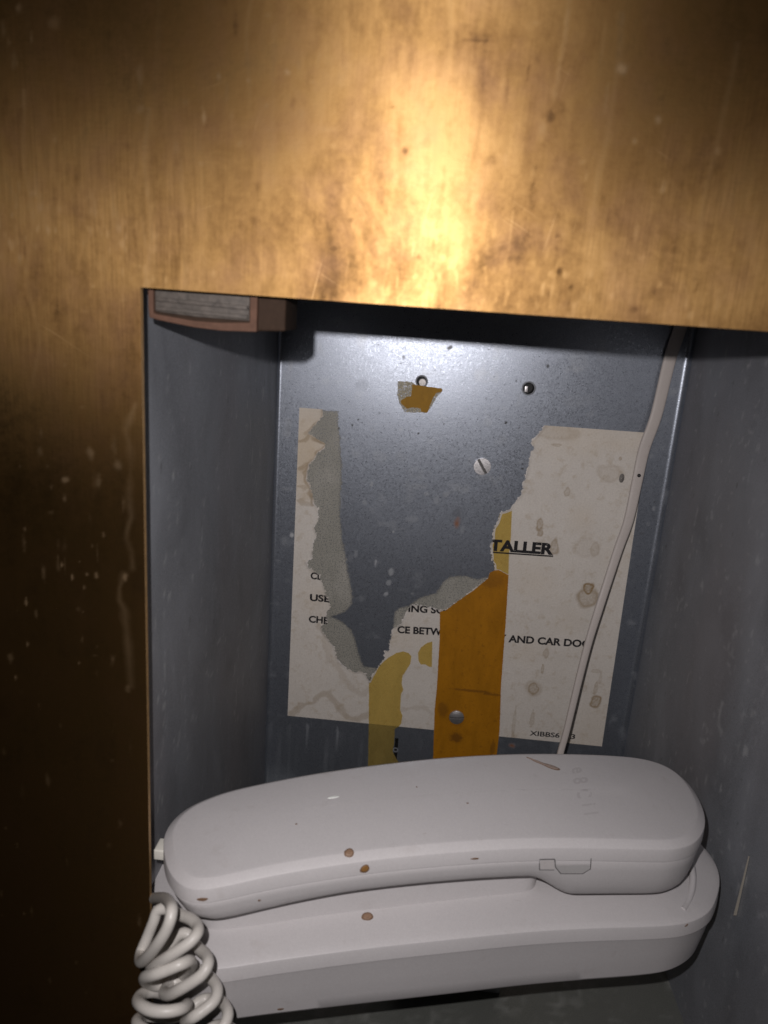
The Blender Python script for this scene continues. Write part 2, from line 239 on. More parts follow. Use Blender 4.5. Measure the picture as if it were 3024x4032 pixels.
# ------------------------------------------------------------------ material helpers
class Mat:
    def __init__(s, name):
        s.m = bpy.data.materials.new(name)
        s.m.use_nodes = True
        s.nt = s.m.node_tree
        s.b = s.nt.nodes['Principled BSDF']
        s.out = s.nt.nodes['Material Output']

    def n(s, t, **kw):
        nd = s.nt.nodes.new(t)
        for k, v in kw.items(): setattr(nd, k, v)
        return nd

    def l(s, a, b): s.nt.links.new(a, b)

    def set(s, sock, v):
        if isinstance(v, bpy.types.NodeSocket): s.l(v, sock)
        elif isinstance(v, tuple) and len(v) == 3 and sock.type == 'RGBA': sock.default_value = (*v, 1)
        else: sock.default_value = v

    def coord(s, scale=(1, 1, 1)):
        g = s.n('ShaderNodeNewGeometry')
        mp = s.n('ShaderNodeMapping')
        s.l(g.outputs['Position'], mp.inputs[0])
        mp.inputs['Scale'].default_value = scale
        return mp.outputs[0]

    def noise(s, co, scale, detail=4, rough=0.55, dist=0.0):
        n = s.n('ShaderNodeTexNoise')
        s.l(co, n.inputs['Vector'])
        n.inputs['Scale'].default_value = scale
        n.inputs['Detail'].default_value = detail
        n.inputs['Roughness'].default_value = rough
        n.inputs['Distortion'].default_value = dist
        return n.outputs['Fac']

    def ramp(s, f, stops):
        r = s.n('ShaderNodeValToRGB')
        s.l(f, r.inputs[0])
        el = r.color_ramp.elements
        while len(el) < len(stops): el.new(0.5)
        for e, (p, c) in zip(el, stops):
            e.position = p
            e.color = (*c, 1) if isinstance(c, tuple) else (c, c, c, 1)
        return r.outputs[0]

    def mix(s, f, a, b, mode='MIX'):
        m = s.n('ShaderNodeMix', data_type='RGBA', blend_type=mode)
        s.set(m.inputs[0], f)
        s.set(m.inputs[6], a)
        s.set(m.inputs[7], b)
        return m.outputs[2]

    def math(s, op, a, b=0.0, clamp=False):
        m = s.n('ShaderNodeMath', operation=op, use_clamp=clamp)
        s.set(m.inputs[0], a)
        s.set(m.inputs[1], b)
        return m.outputs[0]

    def maprange(s, f, a, b, c, d):
        m = s.n('ShaderNodeMapRange')
        s.l(f, m.inputs[0])
        for i, v in enumerate((a, b, c, d)): m.inputs[i + 1].default_value = v
        return m.outputs[0]

    def attr(s, name):
        a = s.n('ShaderNodeAttribute')
        a.attribute_name = name
        return a.outputs['Fac']

    def bump(s, h, strength, dist=0.0002, prev=None):
        b = s.n('ShaderNodeBump')
        b.inputs['Strength'].default_value = strength
        b.inputs['Distance'].default_value = dist
        s.l(h, b.inputs['Height'])
        if prev is not None: s.l(prev, b.inputs['Normal'])
        return b.outputs[0]

    def p(s, **kw):
        for k, v in kw.items(): s.set(s.b.inputs[k.replace('_', ' ')], v)
        return s


def plain(name, col, rough=0.5, metal=0.0, grain=0.0, bump=0.0, scale=900, spec=.5):
    m = Mat(name)
    c = col
    if grain:
        n = m.noise(m.coord(), scale, 4, .65)
        c = m.mix(n, tuple(x * (1 - grain) for x in col), tuple(min(1, x * (1 + grain)) for x in col))
    m.p(Base_Color=c, Roughness=rough, Metallic=metal, Specular_IOR_Level=spec)
    if bump:
        m.l(m.bump(m.noise(m.coord(), scale, 3, .6), bump), m.b.inputs['Normal'])
    return m.m


def brass_material():
    m = Mat('tarnished_brass')
    co = m.coord()
    cv = m.coord((1, 1, 0.26))           # vertical runs
    ch = m.coord((0.05, 1, 1))           # horizontal brushing
    cx = m.coord((1, 1, 0.05))
    mark = m.attr('mark')
    blot = m.noise(co, 30, 8, .66, .5)
    runs = m.noise(cv, 150, 6, .62, .2)
    fine = m.noise(co, 420, 5, .7)
    brush = m.noise(ch, 2400, 3, .6)
    brushv = m.noise(cx, 1500, 3, .6)
    pat = m.math('ADD', m.math('MULTIPLY', blot, 1.05), m.math('MULTIPLY', runs, .50))
    pat = m.math('ADD', pat, m.math('MULTIPLY', fine, .35))
    pat = m.math('ADD', pat, m.math('MULTIPLY', mark, -.55))
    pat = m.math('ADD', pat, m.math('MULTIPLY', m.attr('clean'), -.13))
    tarn = m.maprange(pat, 0.72, 1.22, 0.0, 1.0)
    # clean brass -> brown patina
    col = m.ramp(tarn, [(0.0, (0.270, 0.158, 0.060)), (0.35, (0.235, 0.133, 0.048)), (0.7, (0.170, 0.092, 0.033)), (1.0, (0.085, 0.045, 0.017))])
    g_ = m.n('ShaderNodeNewGeometry')
    for ang, seed in ((.35, 3.0), (-.5, 9.0), (1.35, 5.0)):
        mp = m.n('ShaderNodeMapping')
        m.l(g_.outputs['Position'], mp.inputs[0])
        mp.inputs['Rotation'].default_value = (0, ang, 0)
        m2 = m.n('ShaderNodeMapping')
        m.l(mp.outputs[0], m2.inputs[0])
        m2.inputs['Scale'].default_value = (.035, 1, 1)
        m2.inputs['Location'].default_value = (seed, 0, seed)
        sc = m.noise(m2.outputs[0], 900, 2, .5)
        gate = m.noise(co, 22 + seed, 2, .5)
        k_ = m.math('MULTIPLY', m.maprange(sc, .69, .74, 0, 1), m.maprange(gate, .50, .60, 0, .28))
        col = m.mix(k_, col, (0.46, 0.29, 0.13))
    hue = m.noise(co, 60, 4, .6)
    col = m.mix(m.maprange(hue, .45, .7, 0, .35), col, (0.20, 0.108, 0.06))
    rough = m.maprange(m.math('ADD', tarn, m.math('MULTIPLY', fine, .3)), 0.0, 1.3, 0.47, 0.58)
    tan = m.n('ShaderNodeTangent', direction_type='UV_MAP')
    tan.uv_map = 'UVMap'
    nb = m.bump(brush, .10, .00006)
    nb = m.bump(fine, .12, .00012, nb)

    def lobe(rot, r, c, dist='BECKMANN'):
        g = m.n('ShaderNodeBsdfAnisotropic', distribution=dist)
        m.set(g.inputs['Color'], c)
        m.set(g.inputs['Roughness'], r)
        g.inputs['Anisotropy'].default_value = 0.42
        g.inputs['Rotation'].default_value = rot
        m.l(nb, g.inputs['Normal'])
        m.l(tan.outputs[0], g.inputs['Tangent'])
        return g.outputs[0]
    a = lobe(0.0, rough, col)
    b = lobe(0.25, rough, col)
    mx = m.n('ShaderNodeMixShader')
    m.set(mx.inputs[0], m.maprange(brushv, .35, .65, .42, .55))
    m.l(a, mx.inputs[1])
    m.l(b, mx.inputs[2])
    wide = lobe(0.0, m.math('MULTIPLY', rough, .95), col, 'GGX')
    mw_ = m.n('ShaderNodeMixShader')
    mw_.inputs[0].default_value = .38
    m.l(mx.outputs[0], mw_.inputs[1])
    m.l(wide, mw_.inputs[2])
    mx = mw_
    df = m.n('ShaderNodeBsdfDiffuse')
    dcol = m.mix(m.math('MULTIPLY', mark, 1.0, True), (0.07, 0.039, 0.014), (0.34, 0.235, 0.14))
    m.l(dcol, df.inputs[0])
    fin = m.n('ShaderNodeMixShader')
    m.set(fin.inputs[0], m.math('ADD', m.maprange(tarn, 0, 1, .05, .13), m.math('MULTIPLY', m.math('MULTIPLY', mark, 1, True), .36), True))
    m.l(mx.outputs[0], fin.inputs[1])
    m.l(df.outputs[0], fin.inputs[2])
    m.l(fin.outputs[0], m.out.inputs[0])
    return m.m


def steel_material(name, base, r0, r1, diffuse=0.25, sparkle=.35, warm=False):
    m = Mat(name)
    co = m.coord()
    mark = m.attr('mark')
    rust = m.attr('rust')
    big = m.noise(co, 22, 5, .6, .3)
    mid = m.noise(co, 160, 4, .6)
    grain = m.noise(co, 1900, 2, .7)
    speck = m.noise(co, 950, 3, .75)
    rollx = m.noise(m.coord((0.12, 1, 1)), 1500, 2, .6)
    lo = tuple(c * .80 for c in base)
    hi = tuple(min(1, c * 1.18) for c in base)
    col = m.mix(big, lo, hi)
    col = m.mix(m.maprange(grain, .35, .65, 0, .55), col, tuple(c * .5 for c in base))
    g2 = m.noise(co, 3200, 2, .8)
    col = m.mix(m.maprange(g2, .42, .62, 0, .5), col, tuple(min(1, c * 1.7) for c in base))
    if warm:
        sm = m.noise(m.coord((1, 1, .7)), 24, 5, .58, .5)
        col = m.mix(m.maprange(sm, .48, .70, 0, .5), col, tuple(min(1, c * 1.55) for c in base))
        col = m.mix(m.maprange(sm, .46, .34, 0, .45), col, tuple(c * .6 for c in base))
        col = m.mix(m.maprange(m.noise(m.coord((1, 1, .25)), 14, 3, .5), .45, .68, 0, .35), col, (base[0] * 1.1, base[1] * .92, base[2] * .85))  # blurred reddish reflections put into the side wall colour
    pale = m.math('MULTIPLY', mark, 1.0, True)
    dark = m.math('MULTIPLY', mark, -1.0, True)
    col = m.mix(m.math('MULTIPLY', pale, .55), col, (0.62, 0.62, 0.60))
    col = m.mix(m.math('MULTIPLY', dark, .95), col, (0.02, 0.018, 0.015))
    col = m.mix(rust, col, (0.26, 0.09, 0.02))
    rough = m.maprange(speck, .3, .7, r0, r1)
    met = m.math('SUBTRACT', 1 - diffuse, m.math('MULTIPLY', m.math('ADD', m.math('ADD', pale, dark), rust), .7), True)
    nb = m.bump(grain, sparkle, .00010)
    nb = m.bump(rollx, .12, .00008, nb)
    nb = m.bump(mid, .12, .0002, nb)
    m.p(Base_Color=col, Roughness=rough, Metallic=met)
    m.l(nb, m.b.inputs['Normal'])
    return m.m


def paper_material():
    m = Mat('stained_label_paper')
    co = m.coord()
    st = m.attr('stain')
    cr = m.attr('cream')
    torn = m.attr('torn')
    n1 = m.noise(co, 45, 5, .6)
    n2 = m.noise(co, 900, 3, .7)
    n3 = m.noise(co, 190, 4, .65)
    col = m.mix(n1, (0.60, 0.55, 0.49), (0.74, 0.69, 0.63))
    col = m.mix(m.maprange(n2, .35, .68, 0, .30), col, (0.36, 0.33, 0.30))
    col = m.mix(m.maprange(n3, .54, .70, 0, .38), col, (0.42, 0.33, 0.22))
    col = m.mix(m.math('MULTIPLY', cr, .55), col, (0.55, 0.42, 0.26))
    col = m.mix(m.math('MULTIPLY', st, 1.0, True), col, (0.26, 0.17, 0.075))
    col = m.mix(m.math('MULTIPLY', torn, .6, True), col, (0.72, 0.68, 0.66))
    m.p(Base_Color=col, Roughness=.62)
    m.l(m.bump(m.math('ADD', n2, m.math('MULTIPLY', n3, 2.5)), .5, .00022), m.b.inputs['Normal'])
    return m.m


def residue_material():
    m = Mat('paper_backing_residue')
    co = m.coord()
    n1 = m.noise(co, 70, 6, .65)
    n2 = m.noise(co, 1100, 3, .75)
    n3 = m.noise(co, 320, 4, .6)
    col = m.mix(n1, (0.25, 0.24, 0.205), (0.36, 0.345, 0.30))
    col = m.mix(m.maprange(n2, .5, .75, 0, .25), col, (0.46, 0.44, 0.39))
    nl = m.noise(m.coord((1, 1, .5)), 34, 5, .65, .6)
    col = m.mix(m.maprange(nl, .48, .68, 0, .65), col, (0.44, 0.415, 0.37))
    col = m.mix(m.maprange(n3, .66, .76, 0, .5), col, (0.10, 0.085, 0.05))
    edge = m.attr('thin')
    m.p(Base_Color=col, Roughness=.7)
    m.l(m.bump(n2, .35, .0002), m.b.inputs['Normal'])
    tr = m.n('ShaderNodeBsdfTransparent')
    mx = m.n('ShaderNodeMixShader')
    a = m.math('MULTIPLY', edge, m.maprange(n2, .38, .58, 0.35, 1.6), True)
    m.l(m.math('MULTIPLY', a, .97), mx.inputs[0])
    m.l(tr.outputs[0], mx.inputs[1])
    m.l(m.b.outputs[0], mx.inputs[2])
    m.l(mx.outputs[0], m.out.inputs[0])
    return m.m


def tape_material(name, tint, body, opacity, spots, rough=.42, blotch=(.2, .08, .01), stains=()):
    m = Mat(name)
    co = m.coord()
    n1 = m.noise(co, 60, 4, .6)
    n2 = m.noise(co, 430, 4, .7)
    n3 = m.noise(co, 1500, 2, .7)
    c = m.mix(n1, tuple(x * .85 for x in body), tuple(min(1, x * 1.12) for x in body))
    c = m.mix(m.maprange(n2, .58, .68, 0, spots), c, blotch)
    c = m.mix(m.maprange(n3, .4, .7, 0, .2), c, tuple(x * .5 for x in body))
    n4 = m.noise(m.coord((1, 1, .3)), 110, 5, .65, .4)
    c = m.mix(m.maprange(n4, .42, .70, 0, .5), c, tuple(x * .55 for x in body))
    for (sx, sz, rx_, rz_, st_) in stains:
        mp = m.n('ShaderNodeMapping', vector_type='POINT')
        g = m.n('ShaderNodeNewGeometry')
        m.l(g.outputs['Position'], mp.inputs[0])
        mp.inputs['Location'].default_value = (-sx / rx_, 0, -sz / rz_)
        mp.inputs['Scale'].default_value = (1000 / rx_, 0, 1000 / rz_)
        ln = m.n('ShaderNodeVectorMath', operation='LENGTH')
        m.l(mp.outputs[0], ln.inputs[0])
        d = m.math('ADD', ln.outputs['Value'], m.maprange(n2, .3, .7, -.35, .35))
        c = m.mix(m.maprange(d, 1.05, .6, 0, st_), c, blotch)
    m.p(Base_Color=c, Roughness=rough, Specular_IOR_Level=.3)
    m.l(m.bump(n2, .15, .00015), m.b.inputs['Normal'])
    tr = m.n('ShaderNodeBsdfTransparent')
    tr.inputs[0].default_value = (*tint, 1)
    mx = m.n('ShaderNodeMixShader')
    mx.inputs[0].default_value = opacity
    m.l(tr.outputs[0], mx.inputs[1])
    m.l(m.b.outputs[0], mx.inputs[2])
    m.l(mx.outputs[0], m.out.inputs[0])
    return m.m


def plastic_material(name, col, rough=.42):
    m = Mat(name)
    co = m.coord()
    n1 = m.noise(co, 18, 5, .6)
    n2 = m.noise(co, 700, 4, .75)
    n3 = m.noise(co, 90, 5, .65)
    c = m.mix(n1, tuple(x * .93 for x in col), tuple(min(1, x * 1.05) for x in col))
    c = m.mix(m.maprange(n3, .60, .78, 0, .30), c, (col[0] * .62, col[1] * .56, col[2] * .50))
    c = m.mix(m.maprange(n2, .35, .75, 0, .14), c, tuple(x * .62 for x in col))
    n6 = m.noise(co, 2800, 2, .8)
    c = m.mix(m.maprange(n6, .35, .65, 0, .30), c, tuple(x * .66 for x in col))
    n4 = m.noise(m.coord((1, .5, .6)), 330, 5, .8, .5)
    c = m.mix(m.maprange(n4, .67, .76, 0, .55), c, (col[0] * .5, col[1] * .42, col[2] * .33))
    n5 = m.noise(m.coord((.25, 1.4, 1)), 520, 3, .7, .8)
    c = m.mix(m.maprange(n5, .70, .76, 0, .4), c, tuple(x * .6 for x in col))
    m.p(Base_Color=c, Roughness=m.maprange(n3, .3, .7, rough - .05, rough + .12), Specular_IOR_Level=.4)
    m.l(m.bump(n2, .16, .0001), m.b.inputs['Normal'])
    return m.m


BRASS = brass_material()
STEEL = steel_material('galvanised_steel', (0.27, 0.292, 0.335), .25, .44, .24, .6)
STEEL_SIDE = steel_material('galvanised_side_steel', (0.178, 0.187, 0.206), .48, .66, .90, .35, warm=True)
FLOORSTEEL = steel_material('dark_floor_steel', (0.15, 0.155, 0.14), .45, .7, .6, .5)  # darker, greener base than the wall steel
PAPERM = paper_material()
RESIDUE = residue_material()
ORANGE_M = tape_material('orange_tape_film', (.85, .42, .06), (0.47, 0.195, 0.010), .88, .45, blotch=(.15, .06, .012), stains=OSTAINS)
PALE_M = tape_material('yellowed_tape_film', (.95, .83, .44), (0.66, 0.47, 0.14), .36, .8, blotch=(.30, .15, .02))
AMBER_M = tape_material('amber_tape_scrap', (.8, .45, .1), (0.37, 0.185, 0.006), .92, .25, rough=.6)
INK = plain('black_ink', (0.010, 0.009, 0.011), .85, grain=.2)
PLASTIC = plastic_material('grey_white_plastic', (0.575, 0.55, 0.55), .36)
PLASTICL = plastic_material('worn_light_plastic', (0.66, 0.62, 0.61), .4)
PLASTICD = plastic_material('recess_shade_plastic', (0.46, 0.445, 0.44), .5)  # darker copy of the plastic, paints the shade of the button recess
CORDP = plastic_material('cord_plastic', (0.56, 0.53, 0.49), .36)
CABLEP = plastic_material('flat_cable_plastic', (0.53, 0.475, 0.44), .5)
SEAM = plain('seam_shadow_gap', (0.10, 0.095, 0.095), .8)
SCREWM = plain('zinc_screw_metal', (0.62, 0.60, 0.60), .36, .85, grain=.45, bump=.5, scale=1300)
SLOTM = plain('slot_shade', (0.10, 0.095, 0.09), .5, .4, grain=.8, bump=1, scale=1500)  # dark base puts the shade of the screw slot into its colour
DARKM = plain('hole_shade_metal', (0.03, 0.03, 0.03), .7, .3)  # near-black base stands in for the shade inside the drilled holes
BLACK = plain('black_bead', (0.01, 0.01, 0.012), .2)
CATCHP = plain('brown_catch_plastic', (0.075, 0.040, 0.027), .8, spec=.15, grain=.35, bump=.4, scale=350)
CATCHM = plain('worn_catch_metal', (0.055, 0.046, 0.039), .65, .1, spec=.3, grain=.9, bump=1.0, scale=420)
DRIP = plain('dried_brown_drip', (0.25, 0.155, 0.10), .55, grain=.5, bump=.4, scale=700)
DRIPR = plain('dried_drip_edge', (0.17, 0.10, 0.06), .55, grain=.4)
DRIPO = plain('orange_brown_drip', (0.24, 0.12, 0.035), .55, grain=.5, scale=700)
DRIPS = plain('thin_brown_run', (0.33, 0.25, 0.21), .5, grain=.35, scale=700)
FAINT = plain('faint_moulded_mark', (0.465, 0.44, 0.44), .5)
WHITE = plain('white_chip', (0.74, 0.76, 0.72), .4)
PLUGM = plain('clear_plug_plastic', (0.62, 0.60, 0.54), .3)
SEAMEDGE = plain('bare_cut_edge', (0.55, 0.50, 0.42), .45, .5)

# ------------------------------------------------------------------ brass plate with its opening
plate = thing('brass_plate', 'tarnished brass wall plate streaked with drips around the square opening', 'wall plate')


def brass_grid():
    xs = np.concatenate([[-400, -200, -130, -90], np.arange(-70, 0, .55), [0], np.arange(.55, 180, .55), [200, 243, 290, 400]])
    zs = np.concatenate([[-620, -450, -360], np.arange(-300, 0, .55), [0], np.arange(.55, 96, .55), [110, 150, 260, 400]])
    X, Zz = np.meshgrid(xs, zs)
    nx = len(xs) - 1
    F = quadgrid(nx, len(zs) - 1)
    cx = (X[:-1, :-1] + X[1:, 1:]).ravel() / 2
    cz = (Zz[:-1, :-1] + Zz[1:, 1:]).ravel() / 2
    hole = (cx > 0) & (cx < 236) & (cz < 0) & (cz > -318)
    F = F[~hole]
    V = np.stack([X.ravel(), np.zeros(X.size), Zz.ravel()], 1)
    V, F, used = compact(V, F)
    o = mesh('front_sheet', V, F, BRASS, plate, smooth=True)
    x, z = V[:, 0], V[:, 2]
    rs = np.random.RandomState(17)
    extra = [(rs.uniform(-65, 160), rs.uniform(4, 92), rs.uniform(.4, 1.6), rs.uniform(.5, 3.5), rs.uniform(-.35, .35)) for _ in range(150)]
    extra += [(rs.uniform(-65, -4), rs.uniform(-290, 0), rs.uniform(.4, 1.4), rs.uniform(.6, 4), rs.uniform(-.2, .4)) for _ in range(110)]
    mk = .85 * blobs(x, z, BMARKS, 3, soft=.7) + blobs(x, z, extra, 23, soft=.8)
    # long faint runs of dried water
    for _ in range(26):
        x0, z0, L_ = rs.uniform(-60, 160), rs.uniform(20, 110), rs.uniform(20, 90)
        w_ = rs.uniform(.5, 1.8)
        xo = x0 + 2.2 * vnoise(z, z * 0 + x0, 17, 95)
        mk += rs.uniform(-.22, .28) * np.clip(1 - abs(x - xo) / w_, 0, 1) * (z < z0) * np.clip((z - z0 + L_) / 12, 0, 1)
    for st in BSTREAK:
        d = segdist(x, z, st)
        mk += (.24 + .2 * vnoise(x, z, 9, 94)) * np.clip(1 - d / (1.8 + vnoise(x, z, 5, 9)), 0, 1)
    # fine rubbed flecks just above the opening
    fl = vnoise(x, z * .45, 1.3, 21) + .5 * vnoise(x, z * .4, .8, 22)
    mk += np.clip(fl - .35, 0, 1) * .9 * np.clip(1 - abs(z - 12) / 22, 0, 1) * np.clip(.4 + vnoise(x, z, 20, 4), 0, 1)
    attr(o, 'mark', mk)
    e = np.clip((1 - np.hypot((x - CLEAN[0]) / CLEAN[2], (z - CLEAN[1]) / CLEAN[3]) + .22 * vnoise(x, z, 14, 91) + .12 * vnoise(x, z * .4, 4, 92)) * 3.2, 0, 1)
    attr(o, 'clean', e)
    uv = o.data.uv_layers.new(name='UVMap')
    li = np.empty(len(o.data.loops), int)
    o.data.loops.foreach_get('vertex_index', li)
    uv.data.foreach_set('uv', np.stack([x[li] * .01, z[li] * .01], 1).ravel().astype(np.float32))
    return o


brass_grid()
# the cut edge of the 2 mm sheet, bent inwards
RIMB = plain('bare_brass_edge', (0.42, 0.26, 0.11), .5, .6, grain=.5, scale=300)
T = 2.0
ring = [(0, 0), (236, 0), (236, -318), (0, -318)]
V = []
F = []
for (x, z) in ring:
    V += [(x, 0.0, z), (x, T, z)]
for i in range(4):
    j = (i + 1) % 4
    F.append((2 * i, 2 * j, 2 * j + 1, 2 * i + 1))
mesh('cut_edge', V, F, RIMB, plate)
# back face of the sheet
V = [(-400, T, 400), (400, T, 400), (400, T, -620), (-400, T, -620), (0, T, 0), (236, T, 0), (236, T, -318), (0, T, -318)]
F = [(0, 1, 5, 4), (1, 2, 6, 5), (2, 3, 7, 6), (3, 0, 4, 7)]
mesh('back_face', V, F, plain('brass_back', (.35, .24, .12), .6, .6), plate)

# ------------------------------------------------------------------ steel box behind the plate
XL, ZB, ZT = -7.8, -340.0, 20.0
box = thing('recessed_box', 'grey galvanised steel phone box recessed behind the brass plate', 'phone box', (118, D / 2, ZB))
rL, rR = 2.2, 3.6
holes = [(BOLT0[0], BOLT0[1], 6.1), (HOLE2[0], HOLE2[1], 7.0), (HOLE3[0], HOLE3[1], 2.2)]


def back_wall():
    st = .6
    prof = []
    for k in range(7):
        a = math.pi / 2 * k / 6
        prof.append((XL + rL - rL * math.cos(a), D - rL + rL * math.sin(a)))
    xs = np.arange(XL + rL + st, XR - rR - st * .5, st)
    prof += [(x, D) for x in xs]
    for k in range(8):
        a = math.pi / 2 * k / 7
        prof.append((XR - rR + rR * math.sin(a), D - rR + rR * math.cos(a)))
    zs = np.arange(-292, 0, st)
    zs = np.concatenate([[ZB, -310], zs, [6, ZT]])
    P = np.array(prof)
    X, Zz = np.meshgrid(P[:, 0], zs)
    Y = np.broadcast_to(P[:, 1], X.shape)
    F = quadgrid(len(P) - 1, len(zs) - 1)
    cx = (X[:-1, :-1] + X[1:, 1:]).ravel() / 2
    cz = (Zz[:-1, :-1] + Zz[1:, 1:]).ravel() / 2
    keep = np.ones(len(F), bool)
    for hx, hz, r in holes:
        keep &= np.hypot(cx - hx, cz - hz) > r * .5 + .2
    F = F[keep]
    V = np.stack([X.ravel(), Y.ravel(), Zz.ravel()], 1)
    V, F, used = compact(V, F)
    o = mesh('back_wall', V, F, STEEL, box, smooth=True)
    x, z = V[:, 0], V[:, 2]
    mk = blobs(x, z, WMARKS, 5, soft=.4)
    # dull deposits and scratches low on the wall
    mk += np.clip(vnoise(x + 3 * vnoise(x, z, 12, 30), z * .5, 5, 31) * vnoise(x, z, 2.3, 32) - .12, 0, 1) * np.clip((-255 - z) / 20, 0, 1) * .2
    mk += np.clip(vnoise(x, z, 9, 33) + .4 * vnoise(x, z, 3, 34) - .55, 0, 1) * .35
    rs = np.random.RandomState(8)
    dots = [(rs.uniform(8, 235), rs.uniform(-280, -18), rs.uniform(.3, .7), rs.uniform(.3, .8), -rs.uniform(.4, .9)) for _ in range(90)]
    mk += blobs(x, z, dots, 11, .5)
    attr(o, 'mark', mk)
    attr(o, 'rust', np.clip(blobs(x, z, [r + [1.0] for r in RUST], 14, .8), 0, 1))
    return o


back_wall()


def side_sheet(name, x, y0, y1, mat, seed, flip=False):
    st = 1.2
    ys = np.linspace(y0, y1, int((y1 - y0) / st))
    zs = np.linspace(ZB, ZT, 260)
    Y, Zz = np.meshgrid(ys, zs)
    F = quadgrid(len(ys) - 1, len(zs) - 1)
    if flip: F = F[:, ::-1].copy()
    bow = .25 * vnoise(Y, Zz, 60, seed)
    edge = np.clip(np.minimum(Y - y0, y1 - Y) / 20, 0, 1)
    X = x + bow * edge
    V = np.stack([X.ravel(), Y.ravel(), Zz.ravel()], 1)
    o = mesh(name, V, F, mat, box, smooth=True)
    y, z = V[:, 1], V[:, 2]
    rs = np.random.RandomState(seed)
    mk = [(rs.uniform(5, 240), rs.uniform(-300, -20), rs.uniform(.6, 1.6), rs.uniform(.8, 3), rs.uniform(-.6, .5)) for _ in range(70)]
    mv = blobs(y, z, mk, seed, .5)
    mv += np.clip(vnoise(y, z * .3, 5, seed + 1) * vnoise(y, z, 2.5, seed + 2) - .25, 0, 1) * .8
    attr(o, 'mark', mv)
    attr(o, 'rust', np.zeros(len(y)))
    return o


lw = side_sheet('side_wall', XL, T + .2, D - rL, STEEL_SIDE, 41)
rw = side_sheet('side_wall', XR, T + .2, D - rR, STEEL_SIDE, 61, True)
# floor and top
xs = np.linspace(XL, XR, 140); ys = np.linspace(T + .2, D, 140)
X, Y = np.meshgrid(xs, ys)
Vf = np.stack([X.ravel(), Y.ravel(), np.full(X.size, ZB)], 1)
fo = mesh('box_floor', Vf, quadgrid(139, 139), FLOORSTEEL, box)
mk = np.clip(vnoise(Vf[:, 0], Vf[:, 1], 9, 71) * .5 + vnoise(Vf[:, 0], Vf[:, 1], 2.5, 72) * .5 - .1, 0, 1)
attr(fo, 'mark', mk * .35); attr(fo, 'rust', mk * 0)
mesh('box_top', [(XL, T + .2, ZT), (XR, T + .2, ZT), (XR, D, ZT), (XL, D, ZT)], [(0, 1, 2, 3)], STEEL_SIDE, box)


# upright lapped seam low on the right side wall
def boxverts(x0, x1, y0, y1, z0, z1):
    return [(x0, y0, z0), (x1, y0, z0), (x1, y1, z0), (x0, y1, z0), (x0, y0, z1), (x1, y0, z1), (x1, y1, z1), (x0, y1, z1)]


BF = [(0, 3, 2, 1), (4, 5, 6, 7), (0, 1, 5, 4), (1, 2, 6, 5), (2, 3, 7, 6), (3, 0, 4, 7)]


def bbox(name, x0, x1, y0, y1, z0, z1, mat, parent, bev=.4, seg=3, label=None, origin=None):
    off = wloc(parent) / MM if parent else Vector(origin or (0, 0, 0))
    me = bpy.data.meshes.new(name)
    bm = bmesh.new()
    vs = [bm.verts.new((Vector(v) - off) * MM) for v in boxverts(x0, x1, y0, y1, z0, z1)]
    for f in BF: bm.faces.new([vs[i] for i in f])
    if bev: bmesh.ops.bevel(bm, geom=bm.edges[:], offset=bev * MM, segments=seg, affect='EDGES', profile=.6)
    for f in bm.faces: f.smooth = True
    bm.to_mesh(me); bm.free()
    me.materials.append(mat)
    me.set_sharp_from_angle(angle=math.radians(35))
    o = bpy.data.objects.new(name, me)
    link(o, parent)
    if parent is None: o.location = off * MM
    if label: o['label'] = label
    return o


V = [(XR - .05, 61.4, -221), (XR - 1.6, 60.6, -234), (XR - 2.2, 60.4, -247), (XR - .05, 61.4, -252), (XR - .3, 62.6, -221), (XR - .2, 63.0, -247)]
mesh('lapped_seam', [(XR - .2, 60.9, -219), (XR - .9, 60.7, -219), (XR - 1.7, 60.2, -250), (XR - .2, 60.4, -250), (XR - .2, 61.9, -219), (XR - .2, 61.9, -250)],
     [(0, 1, 2, 3), (1, 4, 5, 2)], SEAMEDGE, box)
# small shelf bracket that carries the telephone
bbox('support_bracket', 92, 150, 90, 108, ZB + .1, -268.5, STEEL_SIDE, box, .5)


def annulus(cx, cz, r0, r1, y, n=40):
    V = []; F = []
    for i in range(n):
        a = 2 * math.pi * i / n
        V += [(cx + r0 * math.cos(a), y, cz + r0 * math.sin(a)), (cx + r1 * math.cos(a), y, cz + r1 * math.sin(a))]
    for i in range(n):
        j = (i + 1) % n
        F.append((2 * i, 2 * j, 2 * j + 1, 2 * i + 1))
    return V, F


for hx, hz, r in holes:
    r2 = r * .5
    V = []; F = []; n = 40
    prof = [(r2 + .9, -.03), (r2 + .35, -.16), (r2 + .05, -.10), (r2 - .1, .25), (r2 - .1, 7.0)]
    for (rr, dy) in prof:
        for i in range(n):
            a = 2 * math.pi * i / n
            V.append((hx + rr * math.cos(a), D + dy, hz + rr * math.sin(a)))
    for k in range(len(prof) - 1):
        for i in range(n):
            j = (i + 1) % n
            F.append((k * n + i, k * n + j, (k + 1) * n + j, (k + 1) * n + i))
    F.append(tuple(range((len(prof) - 1) * n, len(prof) * n)))
    o = mesh('drilled_hole', V, F, STEEL_SIDE, box, smooth=True, sharp=40)
    o.data.materials.append(DARKM)
    for p in o.data.polygons:
        if min(V[i][1] for i in p.vertices) > D + .1: p.material_index = 1


# ------------------------------------------------------------------ torn paper notice on the back wall
def bil(q, s, t):
    q = [np.array(p) for p in q]
    s = s[..., None]; t = t[..., None]
    return (q[0] * (1 - s) + q[1] * s) * (1 - t) + (q[3] * (1 - s) + q[2] * s) * t


